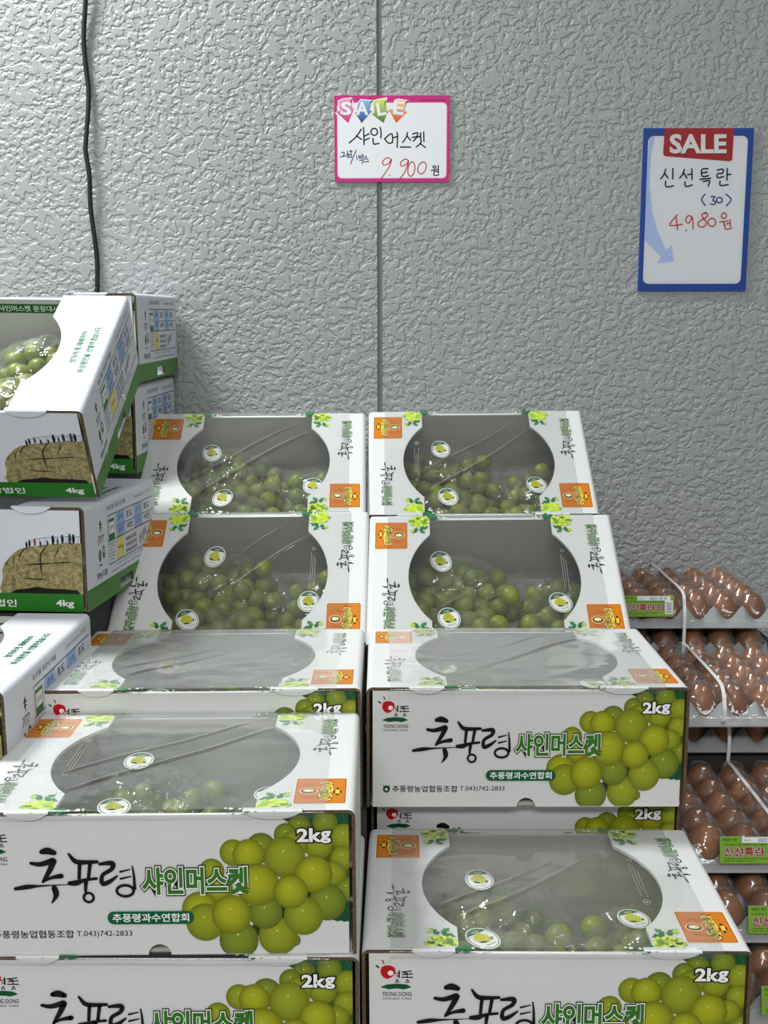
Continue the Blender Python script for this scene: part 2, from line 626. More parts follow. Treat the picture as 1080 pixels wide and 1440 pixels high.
mc = lambda a, b: ((a - 500) / 735 * PW, -(b - 383) / 548 * PH)
A = pen(mc, [[(303, 322), (272, 368), (226, 408)], [(272, 362), (305, 386)], [(318, 310), (320, 360), (321, 418)], [(322, 366), (353, 350)], [(322, 392), (354, 378)],
             circ(386, 338, 21, 22), [(424, 310), (430, 340), (428, 376)], [(378, 380), (381, 410), (388, 416), (416, 411)],
             [(452, 382), (498, 350), (503, 405)], [(503, 405), (478, 410), (452, 382)], [(506, 376), (534, 368)], [(530, 342), (535, 360), (532, 436)],
             [(598, 342), (592, 370), (568, 405)], [(594, 362), (618, 392)], [(554, 435), (618, 435)],
             [(632, 352), (664, 345), (655, 375), (636, 398)], [(630, 374), (660, 369)], [(664, 372), (682, 366)], [(682, 345), (684, 396)], [(702, 340), (704, 400)],
             [(688, 400), (678, 416), (655, 434)], [(678, 412), (714, 438)]], 8.5, BLK)
link('handwritten_name', A.mesh('handwritten_name', fr), root)
A = pen(mc, [[(170, 496), (206, 491)], [(176, 470), (194, 468), (188, 492)], [(215, 460), (216, 504)], [(207, 482), (223, 477)], [(228, 462), (246, 460)], [(236, 454), (237, 478)],
             circ(233, 492, 10, 9), [(270, 455), (234, 540)], [(273, 488), (276, 516)], [(288, 485), (289, 506), (303, 505)], [(303, 484), (303, 506)], [(288, 496), (303, 495)],
             [(312, 478), (314, 512)], [(314, 495), (323, 494)], [(292, 520), (312, 518), (308, 540)], [(336, 490), (330, 505), (321, 516)], [(332, 502), (347, 516)], [(318, 529), (351, 526)]],
        5.6, rgb(20, 44, 120))
link('handwritten_unit', A.mesh('handwritten_unit', fr), root)
A = pen(mc, [[(496, 514), (470, 502), (440, 526), (446, 548), (476, 540), (496, 514), (488, 545), (462, 592), (430, 634)], [(484, 613), (486, 615)],
             [(606, 524), (585, 511), (556, 532), (560, 555), (590, 545), (606, 522), (600, 550), (578, 600), (552, 634)],
             circ(624, 575, 22, 46, tilt=-0.12), circ(692, 568, 26, 38, tilt=-0.2)], 6.6, rgb(200, 44, 52))
link('handwritten_price', A.mesh('handwritten_price', fr), root)
A = pen(mc, [circ(772, 562, 9, 8), [(752, 584), (792, 578)], [(772, 584), (769, 600)], [(779, 592), (792, 590)], [(796, 552), (798, 602)], [(768, 600), (771, 616), (801, 612)]], 7.0, BLK)
link('handwritten_won', A.mesh('handwritten_won', fr), root)

# blue laminated sheet
root = card_root('laminated_price_sheet', 0.5645, 0.2035, 'laminated white price sheet with blue border and red SALE badge at right of wall')
BW, BH = 0.2045, 0.2925
mb = MB()
mb.box((-BW / 2 + 0.003, 0.001, -BH / 2 + 0.003), (BW / 2 - 0.003, 0.0018, BH / 2 - 0.003), CARD)
link('sheet', mb.mesh('sheet'), root)


def m2(a, b):
    t = (b - 90) / 1216
    left = 158 - 50 * t
    wd = 830 - 3 * t
    return (((a - left) / wd - 0.5) * (BW - 0.006), (0.5 - t) * (BH - 0.006))


fr2 = lambda a, b, l: (a, 0.001 - l, b)
A = Art()
w2, h2 = BW / 2 - 0.003, BH / 2 - 0.003
A.rect(-w2, -h2, w2, h2, rgb(22, 74, 160), 0)
A.rect(-w2 + 0.0095, -h2 + 0.0135, w2 - 0.010, h2 - 0.0135, rgb(232, 235, 238), 1, 0.010)
link('printed_border', A.mesh('printed_border.001', fr2), root)
A = Art(m2)
A.poly([(243, 150), (215, 300), (203, 500), (228, 720), (268, 860), (330, 992), (372, 955), (388, 1080), (255, 1095), (290, 1045), (166, 915), (180, 480), (196, 250), (206, 160)], rgb(186, 206, 240), 2)
link('printed_arrow', A.mesh('printed_arrow', fr2), root)
A = Art(m2)
A.poly([(318, 92), (838, 92), (826, 318), (812, 334), (320, 296), (306, 280)], rgb(176, 28, 42), 3)
A.text('SALE', 368, 276, 782, 146, rgb(70, 8, 14), 4, 0.03)
A.text('SALE', 362, 270, 776, 140, WHT, 5, 0.035)
link('sale_badge', A.mesh('sale_badge', fr2), root)
A = pen(m2, [[(326, 390), (312, 430), (288, 462)], [(316, 418), (342, 456)], [(380, 386), (378, 462)], [(325, 480), (329, 520), (384, 514)],
             [(466, 393), (452, 430), (430, 456)], [(460, 418), (484, 456)], [(490, 432), (520, 427)], [(522, 390), (524, 466)], [(470, 485), (477, 518), (526, 508)],
             [(642, 388), (598, 393), (602, 444), (646, 438)], [(602, 418), (636, 413)], [(584, 466), (662, 458)], [(608, 482), (656, 476), (645, 516)],
             [(714, 398), (756, 392), (752, 420), (716, 426), (716, 454), (760, 446)], [(789, 386), (786, 472)], [(788, 432), (816, 429)], [(735, 480), (738, 511), (796, 505)]], 11, BLK)
link('handwritten_name', A.mesh('handwritten_name.001', fr2), root)
A = pen(m2, [[(622, 576), (597, 615), (624, 660)], [(668, 594), (697, 594), (680, 620), (702, 632), (690, 652), (664, 648)], circ(731, 620, 22, 20), [(780, 576), (820, 616), (784, 662)]], 9.5, rgb(24, 52, 130))
link('handwritten_count', A.mesh('handwritten_count', fr2), root)
A = pen(m2, [[(412, 728), (356, 806), (450, 800)], [(404, 750), (416, 840)], [(478, 843), (482, 848)], [(526, 748), (498, 734), (476, 768), (500, 790), (528, 750), (532, 832)],
             [(632, 716), (604, 722), (604, 748), (634, 788), (610, 820), (576, 812), (576, 782), (632, 748), (642, 724), (620, 712)], circ(675, 786, 29, 30),
             circ(766, 736, 19, 20), [(734, 783), (797, 776)], [(765, 783), (768, 808)], [(785, 797), (806, 794)], [(812, 766), (816, 818)], [(774, 808), (780, 836), (826, 830)]], 9, rgb(200, 46, 54))
link('handwritten_price', A.mesh('handwritten_price.001', fr2), root)
mb = MB()
G = 14
for i in range(G):
    for j in range(G):
        q = []
        for a, c in ((i, j), (i + 1, j), (i + 1, j + 1), (i, j + 1)):
            x, z = (a / G - 0.5) * BW, (c / G - 0.5) * BH
            q.append((x, -0.0012 - 0.0005 * noise.noise(Vector((x * 9, z * 9, 1.3))), z))
        mb.face(q, LAMI)
o = link('laminate_film', mb.mesh('laminate_film', smooth=True), root)

# ------------------------------------------------------------------ grape bunches, bags
def sphere_mesh(name, r, sx, sy, sz, mat, seg=20, rings=12):
    bm = bmesh.new()
    bmesh.ops.create_uvsphere(bm, u_segments=seg, v_segments=rings, radius=r)
    for v in bm.verts:
        v.co = Vector((v.co.x * sx, v.co.y * sy, v.co.z * sz))
    me = bpy.data.meshes.new(name)
    bm.to_mesh(me)
    bm.free()
    me.materials.append(mat)
    me.polygons.foreach_set('use_smooth', [True] * len(me.polygons))
    return me


GR = 0.0146
grape_me = sphere_mesh('grape', GR, 1.0, 1.0, 1.12, GRAPE)


def pack(n, hx, hy, hz, seed):
    rnd = random.Random(seed)
    P = [Vector((rnd.uniform(-hx, hx), rnd.uniform(-hy, hy), rnd.uniform(GR, 2 * hz))) for _ in range(n)]
    for it in range(160):
        for i in range(n):
            p = P[i]
            p.z -= 0.0004
            for j in range(i):
                d = p - P[j]
                L = d.length or 1e-6
                if L < 2 * GR * 0.97:
                    s = d / L * (2 * GR * 0.97 - L) * 0.5
                    p += s
                    P[j] -= s
            e = (p.x / hx) ** 2 + (p.y / hy) ** 2
            if e > 1:
                k = 1 - 0.3 * (1 - 1 / sqrt(e))
                p.x *= k
                p.y *= k
            p.z = max(GR, p.z)
    return P


def tube(path, r, mat, mb=None, K=7):
    mb = mb or MB()
    n = len(path)
    rings = []
    for i, p in enumerate(path):
        t = (Vector(path[min(n - 1, i + 1)]) - Vector(path[max(0, i - 1)])).normalized()
        s = t.orthogonal().normalized()
        u = t.cross(s)
        rr = r if not callable(r) else r(i / (n - 1))
        rings.append([Vector(p) + (s * cos(2 * pi * j / K) + u * sin(2 * pi * j / K)) * rr for j in range(K)])
    for i in range(n - 1):
        for j in range(K):
            mb.face([rings[i][j], rings[i][(j + 1) % K], rings[i + 1][(j + 1) % K], rings[i + 1][j]], mat)
    mb.face(list(reversed(rings[0])), mat)
    mb.face(rings[-1], mat)
    return mb


BUNCH = []
for k in range(3):
    HX, HY, HZ = 0.084, 0.050, 0.044
    P = pack(56, HX, HY, HZ, 11 + k)
    mb = tube(spline([(-HX * 0.7, 0, 0.03), (-0.02, 0.004, 0.036), (0.03, -0.002, 0.034), (HX + 0.012, 0.005, 0.045)], 5), 0.0022, STEM)
    for p in P[::3]:
        tube([(p.x * 0.8, 0.1 * p.y, 0.034), (p.x, p.y * 0.8, p.z * 0.9)], 0.0011, STEM, mb, 5)
    BUNCH.append((P, mb.mesh('bunch_stem', smooth=True)))


def bag_mesh(P, seed):
    """thin clear bag that drapes over the bunch and flares into a loose open end"""
    mb = MB()
    nu, nv = 84, 50
    off = Vector((seed * 3.1, seed * 1.7, 0.3))
    grid = []
    for i in range(nu + 1):
        s = i / nu
        x = -0.095 + 0.205 * s
        body = max(0.0, 1 - ((x + 0.003) / 0.094) ** 2)
        half = 0.012 + 0.050 * sqrt(body) if x < 0.06 else 0.036 + 0.40 * (x - 0.06)
        top = 0.014 + 0.088 * sqrt(body) if x < 0.065 else 0.070 - 0.55 * (x - 0.065)
        row = []
        for j in range(nv + 1):
            a = pi * j / nv
            c = cos(a)
            y = -half * (abs(c) ** 0.8) * (1 if c > 0 else -1)
            z = 0.003 + top * max(0.0, sin(a)) ** 0.7
            q = Vector((x * 26, y * 26, z * 26)) + off
            w = 0.0065 * noise.noise(q) + 0.005 * abs(noise.noise(q * 2.1)) - 0.002 + 0.0038 * (1 - abs(noise.noise(q * 1.35 + Vector((0, 9, 0))))) ** 9
            sgn = Vector((0, y, z)).normalized()
            row.append((x + 0.004 * noise.noise(q * 0.9 + Vector((5, 0, 0))), y + sgn.y * w, max(0.002, z + sgn.z * w)))
        grid.append(row)
    for i in range(nu):
        for j in range(nv):
            mb.face([grid[i][j], grid[i + 1][j], grid[i + 1][j + 1], grid[i][j + 1]], BAG)
    return mb.mesh('film_sleeve', smooth=True)


BAGS = [bag_mesh(BUNCH[k][0], k) for k in range(3)]
# oval sticker on a bag: centre at origin, lies in XY
A = Art()
A.ellipse(0, 0, 0.0160, 0.0205, rgb(238, 240, 236), 0, 30)
A.ring(0, 0, 0.0142, 0.0187, 0.0009, rgb(20, 84, 50), 1, 30)
cap = [(0.0136 * cos(a), 0.0180 * sin(a)) for a in [radians(34 + 112 * k / 14) for k in range(15)]]
A.poly(cap, rgb(16, 90, 54), 2)
A.text('샤인', -0.0045, 0.0113, 0.0045, 0.0155, WHT, 3)
for x, y in ((-.002, .007), (.001, .0075), (-.0045, .004), (-.001, .0045), (.0025, .0042), (-.006, .001), (-.0028, .0012), (.0006, .001), (.0042, .0008), (-.004, -.0022), (-.0005, -.0025), (.0032, -.0024), (.0012, -.0055), (.0055, -.0045)):
    x, y = x * 1.2, y * 1.15
    A.ellipse(x, y, 0.0026, 0.0026, rgb(190, 190, 22), 3, 10)
    A.ellipse(x - .0004, y + .0005, 0.0013, 0.0013, rgb(226, 222, 70), 4, 8)
A.poly([(-.0085, -.003), (-.004, -.0042), (.0005, -.0068), (-.0015, -.0085), (-.006, -.0068)], rgb(34, 50, 22), 5)
A.poly([(.006, -.004), (.0092, -.0028), (.0085, -.006), (.006, -.0066)], rgb(34, 50, 22), 5)
A.text('YEONG DONG', -0.0062, -0.0138, 0.0062, -0.0116, rgb(60, 66, 70), 3)
sticker_me = A.mesh('sticker', lambda a, b, l: (a, b, l))
mb = MB()
mb.prism([(0.0161 * cos(2 * pi * k / 30), 0.0206 * sin(2 * pi * k / 30)) for k in range(30)], -0.0004, 0.0001, lambda a, b, c: (a, b, c), CARD, CARD, CARD)
sticker_base = mb.mesh('sticker_paper')


def put_bunch(mw, k, where, boxphrase, stick=(0.0, 0.0), srot=0.0, tilt=0.0, sticker=True):
    """mw: the resting place; one bunch of grapes and the bag around it"""
    P, stem = BUNCH[k]
    e = link('grape_bunch', None, mw=mw)
    tag(e, f'{where} bunch of green grapes in the {boxphrase}', 'grapes', 'grape bunches in the boxes')
    link('stem', stem, e)
    for i, p in enumerate(P):
        g = link('grape', grape_me, e, base=p)
        g.rotation_euler = (random.uniform(-1, 1), random.uniform(-1, 1), random.uniform(0, 6))
    bg = link('grape_bag', None, mw=mw)
    tag(bg, f'clear bag around the {where} grapes in the {boxphrase}', 'plastic bag', 'clear bags around the grapes')
    link('film_sleeve', BAGS[k], bg)
    if sticker:
        s = link('sticker', sticker_base, bg)
        x, y = stick
        body = max(0.0, 1 - ((x + 0.003) / 0.094) ** 2)
        zt = 0.003 + (0.014 + 0.088 * sqrt(body)) * max(0.05, 1 - (y / (0.012 + 0.050 * sqrt(body))) ** 2) ** 0.35 + 0.0055
        s.matrix_local = Matrix.Translation((x, y, zt)) @ Matrix.Rotation(srot, 4, 'Z') @ Matrix.Rotation(tilt, 4, 'X')
        d = link('sticker_print', sticker_me, s)


# ------------------------------------------------------------------ boxes
def round_window(w, b, R, hx, n=30):
    """right half of the window outline from front edge to back edge, relative to the lid centre line x=0"""
    dy = sqrt(max(0, R * R - hx * hx))
    pts = [(hx, 0.0)]
    a0 = atan2(-dy, hx)
    for k in range(n + 1):
        a = a0 + (-2 * a0) * k / n
        pts.append((R * cos(a), b / 2 + R * sin(a)))
    pts.append((hx, b))
    return pts


def sleeve_mesh(w, b, h, R, hx, white, inner, s, hole=None):
    """one side wall with its half of the lid"""
    t, r = 0.0034, 0.007
    mb = MB()
    win = round_window(w, b, R, hx)
    if True:
        poly = [(s * (w / 2 - r), 0.0)] + [(s * x, y) for x, y in win] + [(s * (w / 2 - r), b)]

        def side(a, c):
            if abs(a[1]) < 1e-6 and abs(c[1]) < 1e-6:
                return EDGE
            if abs(a[1] - b) < 1e-6 and abs(c[1] - b) < 1e-6:
                return EDGE
            return white
        mb.prism(poly, 0.0, -t, lambda x, y, z: (x, y, z), white, inner, side)
        # rounded shoulder
        n = 5
        for k in range(n):
            A0, A1 = pi / 2 * k / n, pi / 2 * (k + 1) / n
            o0, o1 = [(s * (w / 2 - r + r * sin(a)), -r + r * cos(a)) for a in (A0, A1)]
            i0, i1 = [(s * (w / 2 - r + (r - t) * sin(a)), -r + (r - t) * cos(a)) for a in (A0, A1)]
            mb.face([(o0[0], 0, o0[1]), (o1[0], 0, o1[1]), (o1[0], b, o1[1]), (o0[0], b, o0[1])], white)
            mb.face([(i0[0], 0, i0[1]), (i1[0], 0, i1[1]), (i1[0], b, i1[1]), (i0[0], b, i0[1])], inner)
            for y in (0, b):
                mb.face([(o0[0], y, o0[1]), (o1[0], y, o1[1]), (i1[0], y, i1[1]), (i0[0], y, i0[1])], EDGE)
        xo, xi = s * w / 2, s * (w / 2 - t)
        fm = {'-y': EDGE, '+y': EDGE, ('+x' if s > 0 else '-x'): white, ('-x' if s > 0 else '+x'): KRAFT, '-z': EDGE}
        lo, hi = min(xo, xi), max(xo, xi)
        if hole and s > 0:
            y0, y1, z0, z1 = hole
            mb.box((lo, 0, -h), (hi, y0, -r), white, fm)
            mb.box((lo, y1, -h), (hi, b, -r), white, fm)
            mb.box((lo, y0, z1), (hi, y1, -r), white, fm)
            mb.box((lo, y0, -h), (hi, y1, z0), white, fm)
        else:
            mb.box((lo, 0, -h), (hi, b, -r), white, fm)
    return mb


def tab_mesh(x0, x1, drop, white, off):
    """tongue of the lid tucked down over the front panel"""
    mb = MB()
    cx, hw = (x0 + x1) / 2, (x1 - x0) / 2
    n = 16
    pts = []
    for k in range(n + 1):
        u = -1 + 2 * k / n
        pts.append((cx + hw * u, -drop * (1 - abs(u) ** 2.6)))
    poly = [(x0, 0.0)] + pts[1:-1] + [(x1, 0.0)]
    mb.prism(poly, -0.0026, -0.0006, lambda a, c, d: (a, d - 0.10 * c * 0.0, c), white, white, white)
    # short bent bridge back to the lid
    for k in range(4):
        a0, a1 = pi / 2 * k / 4, pi / 2 * (k + 1) / 4
        p = [(-0.0026 * sin(a), -0.0026 * (1 - cos(a)) + 0.0012) for a in (a0, a1)]
        mb.face([(x0, p[0][0], p[0][1]), (x1, p[0][0], p[0][1]), (x1, p[1][0], p[1][1]), (x0, p[1][0], p[1][1])], white)
    mb.face([(x0, 0.004, 0.0012), (x1, 0.004, 0.0012), (x1, 0.0, 0.0012), (x0, 0.0, 0.0012)], white)
    mb.face([(x0, 0.004, 0.0), (x1, 0.004, 0.0), (x1, 0.004, 0.0012), (x0, 0.004, 0.0012)], white)
    return mb.mesh('tuck_tab', off)


def front_panel_mesh(w, h, notch, white, inner, off, name, y0, y1):
    x = w / 2 - 0.0070
    ztop = -0.0042
    poly = [(-x, ztop), (-x, -h)]
    if notch:
        poly += [(-notch + 0.0, -h)] + [(notch * -cos(a), -h + notch * sin(a)) for a in [pi * k / 12 for k in range(1, 12)]] + [(notch, -h)]
    poly += [(x, -h), (x, ztop)]
    mb = MB()
    outm, inm = (white, inner) if y0 < y1 else (white, inner)
    mb.prism(poly, y0, y1, lambda a, c, d: (a, d, c), outm, inm, lambda a, c: white if (abs(a[1] - ztop) < 1e-6 and abs(c[1] - ztop) < 1e-6) else EDGE)
    return mb.mesh(name, off)


def film_mesh(x0, x1, b, h, off, seed, sag):
    mb = MB()
    nx, ny = 150, 116
    so = Vector((seed * 7.3, seed * 2.9, 0))

    def pt(i, j):
        x = x0 + (x1 - x0) * i / nx
        y = b * j / ny
        ex = min(1, min(x - x0, x1 - x) / 0.03)
        ey = min(1, min(y, b - y) / 0.02)
        inw = max(0.0, min(1.0, (0.122 - hypot(x, (y - b / 2))) / 0.03))
        wv = noise.noise(Vector((x * 9 + y * 13, y * 30, 0)) + so) * 0.0009 + noise.noise(Vector((x * 16 - y * 24, y * 10, 4)) + so) * 0.0008
        # two taut folds run from the near left to the far right corner
        for fa, fs, fw, fh in ((-0.012 + 0.02 * ((seed * 0.37) % 1), 0.86, 0.0030, 0.0030), (0.030 + 0.02 * ((seed * 0.61) % 1), 0.80, 0.0022, 0.0019)):
            dd = (y - b / 2 - fa - fs * x + 0.004 * sin(x * 31 + seed)) / fw
            wv += fh * math.exp(-dd * dd) * (0.55 + 0.45 * sin(x * 17 + seed * 2))
        return (x, y, 0.0014 + (0.0003 + wv) * inw * ey + 0.0004 * ex * noise.noise(Vector((x * 30, y * 30, 9)) + so) * (1 - inw) - sag * inw * inw * 0.0)
    g = [[pt(i, j) for j in range(ny + 1)] for i in range(nx + 1)]
    for i in range(nx):
        for j in range(ny):
            mb.face([g[i][j], g[i + 1][j], g[i + 1][j + 1], g[i][j + 1]], FILM)
    nz = 3
    for side in (0, 1):
        def pf(i, k):
            x = x0 + (x1 - x0) * i / nx
            z = 0.0014 - 0.0085 * k / nz
            y = -0.0030 - 0.0006 * noise.noise(Vector((x * 10, z * 45, 3 + side)) + so) * min(1, k / 3)
            if k == 0:
                return (x, 0.0, g[i][0][2]) if side == 0 else (x, b, g[i][-1][2])
            return (x, y, z) if side == 0 else (x, b - y, z)
        gg = [[pf(i, k) for k in range(nz + 1)] for i in range(nx + 1)]
        for i in range(nx):
            for k in range(nz):
                mb.face([gg[i][k], gg[i][k + 1], gg[i + 1][k + 1], gg[i + 1][k]], FILM)
    return mb.mesh('shrink_film', off, smooth=True)


def film_text_art(side):
    """column of tiny white lettering on the film beside the window edge"""
    A = Art(lambda a, b: (a * side, b * side))
    rnd = random.Random(8)
    for c in range(3):
        y, y1 = 0.040 - 0.006 * c, -0.030 + 0.016 * (c == 1)
        while y > y1:
            n = rnd.uniform(0.002, 0.006)
            A.stroke([(0.100 + 0.0032 * c, y), (0.100 + 0.0032 * c, y - n)], 0.0005, rgb(160, 164, 160), 1, caps=False)
            y -= n + 0.0009
    A.ring(0.103, -0.041, 0.0036, 0.0046, 0.0005, rgb(170, 174, 170), 1, 16)
    A.stroke([(0.1018, -0.041), (0.1042, -0.041)], 0.0012, rgb(206, 210, 206), 1)
    A.ring(0.103, 0.047, 0.0026, 0.0026, 0.0005, rgb(170, 174, 170), 1, 6)
    return A


def noodle(A, x, y, s, ang, layer, dark=rgb(0, 96, 52), light=rgb(40, 150, 60)):
    """one printed vine leaf"""
    pts = []
    for u, v in ((0, 0), (.25, .30), (.45, .16), (.62, .34), (.8, .16), (1.05, .02), (.8, -.14), (.6, -.32), (.42, -.16), (.22, -.28)):
        pts.append((x + s * (u * cos(ang) - v * sin(ang)), y + s * (u * sin(ang) + v * cos(ang))))
    A.poly(pts, dark, layer)
    A.stroke([pts[0], ((pts[0][0] + pts[5][0]) / 2, (pts[0][1] + pts[5][1]) / 2), pts[5]], s * 0.05, light, layer + 1)


def flower_art(sx, sy):
    """grape-cluster vignette at a window corner; sx, sy mirror it. Frame: lid metres from the lid centre"""
    A = Art(lambda a, b: (a * sx, b * sy))
    rnd = random.Random(3)
    noodle(A, -0.099, 0.1205, 0.022, 0.12, 1)
    noodle(A, -0.111, 0.0985, 0.013, -2.2, 1)
    noodle(A, -0.108, 0.0965, 0.014, 0.35, 1)
    noodle(A, -0.108, 0.0960, 0.012, -0.9, 1, rgb(30, 130, 64))
    A.poly([(-.104, .122), (-.093, .119), (-.0925, .112), (-.097, .108), (-.099, .101), (-.106, .102), (-.113, .105)], rgb(232, 240, 178), 2)
    for k in range(9):
        a = 2 * pi * k / 9 + 0.3
        noodle(A, -0.109 + .011 * cos(a), 0.1135 + .0085 * sin(a), 0.0055, a, 2, rgb(60, 140, 40) if k % 2 else rgb(24, 112, 44), rgb(120, 180, 60))
    for k in range(40):
        a, r = rnd.uniform(0, 2 * pi), 0.0128 * sqrt(rnd.random())
        c = rnd.choice([rgb(168, 208, 24), rgb(192, 222, 30), rgb(140, 190, 28), rgb(210, 230, 60), rgb(222, 236, 110)])
        A.ellipse(-0.109 + r * cos(a) * 1.05, 0.1135 + r * sin(a) * 0.8, 0.0036, 0.0033, c, 4 + k % 3, 10)
    A.ellipse(-0.1195, 0.0925, 0.0034, 0.0032, rgb(172, 204, 56), 3, 12)
    A.ellipse(-0.1215, 0.0855, 0.0020, 0.0020, rgb(220, 228, 170), 3, 10)
    for x, y, r in ((-.079, .1215, .0016), (-.0705, .1205, .0022), (-.0655, .1195, .0015)):
        A.ellipse(x, y, r, r, rgb(226, 230, 214), 3, 10)
    return A


def badge_art(flip):
    A = Art(lambda a, b: (a * flip, b * flip))
    # centre (-0.151, 0.0825 from lid centre)
    X0, X1, Y0, Y1 = -0.1755, -0.1270, 0.0555, 0.1105
    u = lambda t: X0 + (X1 - X0) * t
    v = lambda t: Y1 - (Y1 - Y0) * t
    A.rect(X0 - .0008, Y0 - .0008, X1 + .0008, Y1 + .0008, rgb(250, 226, 196), 0, 0.002)
    A.rect(X0, Y0, X1, Y1, rgb(150, 84, 28), 1, 0.002)
    A.rect(X0 + .001, Y0 + .001, X1 - .001, Y1 - .001, rgb(196, 118, 24), 2, 0.002)
    mr = rgb(72, 18, 22)
    A.poly([(u(.12), v(.36)), (u(.165), v(.29)), (u(.22), v(.36))], mr, 3)
    A.poly([(u(.12), v(.54)), (u(.165), v(.62)), (u(.22), v(.54))], mr, 3)
    A.rect(u(.085), v(.49), u(.115), v(.40), mr, 3)
    A.rect(u(.22), v(.50), u(.255), v(.38), mr, 3)
    A.rect(u(.13), v(.53), u(.205), v(.37), rgb(222, 196, 40), 4)
    # cream outlined brush lettering, read down the badge
    rnd = random.Random(5)
    cl = rgb(246, 220, 160)
    A.stroke([(u(.39), v(.19)), (u(.40), v(.35)), (u(.38), v(.55)), (u(.40), v(.78))], [.0115, .0125, .011, .0105], cl, 3)
    A.stroke([(u(.39), v(.19)), (u(.40), v(.35)), (u(.38), v(.55)), (u(.40), v(.78))], [.0095, .0105, .009, .0085], rgb(176, 158, 70), 4)
    for c in range(5):
        y = v(.20 + .135 * c)
        for q in range(5):
            x = u(.30 + .2 * rnd.random())
            A.stroke([(x, y + rnd.uniform(-.003, .003)), (x + rnd.uniform(-.004, .004), y + rnd.uniform(-.003, .003))], .0013, rgb(92, 92, 22) if q % 2 else rgb(64, 70, 26), 5 + q % 2)
            x = u(.30 + .2 * rnd.random())
            A.stroke([(x, y + rnd.uniform(-.003, .003)), (x + rnd.uniform(-.003, .003), y + rnd.uniform(-.003, .003))], .0014, rgb(226, 206, 60), 7)
    for yy in (.10, .90):
        A.stroke([(u(.30), v(yy)), (u(.36), v(yy - .03)), (u(.42), v(yy + .02)), (u(.46), v(yy))], .0018, rgb(170, 72, 16), 3)
    A.ellipse(u(.735), v(.48), .0088, .0070, rgb(252, 216, 150), 3, 24)
    A.ellipse(u(.735), v(.48), .0076, .0059, rgb(60, 44, 20), 4, 24)
    A.ellipse(u(.735), v(.49), .0055, .0034, rgb(224, 214, 140), 5, 18)
    A.ellipse(u(.765), v(.49), .0026, .0024, rgb(240, 236, 220), 6, 14)
    br = rgb(188, 82, 18)
    for cx, cy in ((.66, .24), (.74, .22), (.79, .28), (.62, .72), (.68, .76), (.82, .70)):
        A.ring(u(cx), v(cy), .0022, .0020, .0009, br, 3, 10)
    return A


def brush_name(A, layer=1, col=BLK):
    """brush lettering, frame = detail crop of the front panel (x 35..550, y 30..270 downwards)"""
    S = lambda p, w: A.stroke(p, w, col, layer)
    S([(160, 44), (185, 40), (212, 48)], [20, 30, 22])
    S([(112, 92), (150, 97), (205, 82)], [14, 20, 26])
    S([(208, 84), (188, 125), (158, 172)], [26, 22, 12])
    S([(160, 170), (195, 155), (236, 148)], [10, 14, 22])
    S([(38, 202), (90, 194), (150, 190), (265, 185)], [14, 20, 8, 3])
    S([(204, 200), (210, 222), (206, 240), (190, 264)], [24, 26, 18, 5])
    S([(274, 54), (298, 84), (330, 90), (392, 88)], [10, 20, 20, 14])
    S([(318, 95), (312, 158)], [16, 14])
    S([(362, 95), (352, 155)], [16, 14])
    S([(270, 180), (300, 178), (335, 166), (386, 160)], [18, 24, 14, 12])
    S([(340, 172), (336, 215)], [18, 12])
    A.ring(348, 242, 21, 20, 11, col, layer, 18)
    S([(402, 98), (455, 95), (452, 120), (412, 146), (410, 182), (440, 174), (474, 150)], [12, 22, 18, 16, 20, 18, 8])
    S([(488, 132), (530, 122)], [9, 5])
    S([(488, 162), (532, 152)], [9, 5])
    S([(540, 108), (545, 150), (546, 205)], [6, 10, 14])
    A.ring(505, 214, 36, 24, 12, col, layer, 20)


def variety_name(A, x0, y0, x1, y1, layer=1, small=False):
    A.text('샤인머스켓', x0, y0, x1, y1, rgb(14, 26, 14), layer, 0.112)
    A.text('샤인머스켓', x0, y0, x1, y1, rgb(236, 240, 226), layer + 1, 0.072)
    A.text('샤인머스켓', x0, y0, x1, y1, rgb(48, 110, 32), layer + 2, 0.034)


class Kind:
    pass


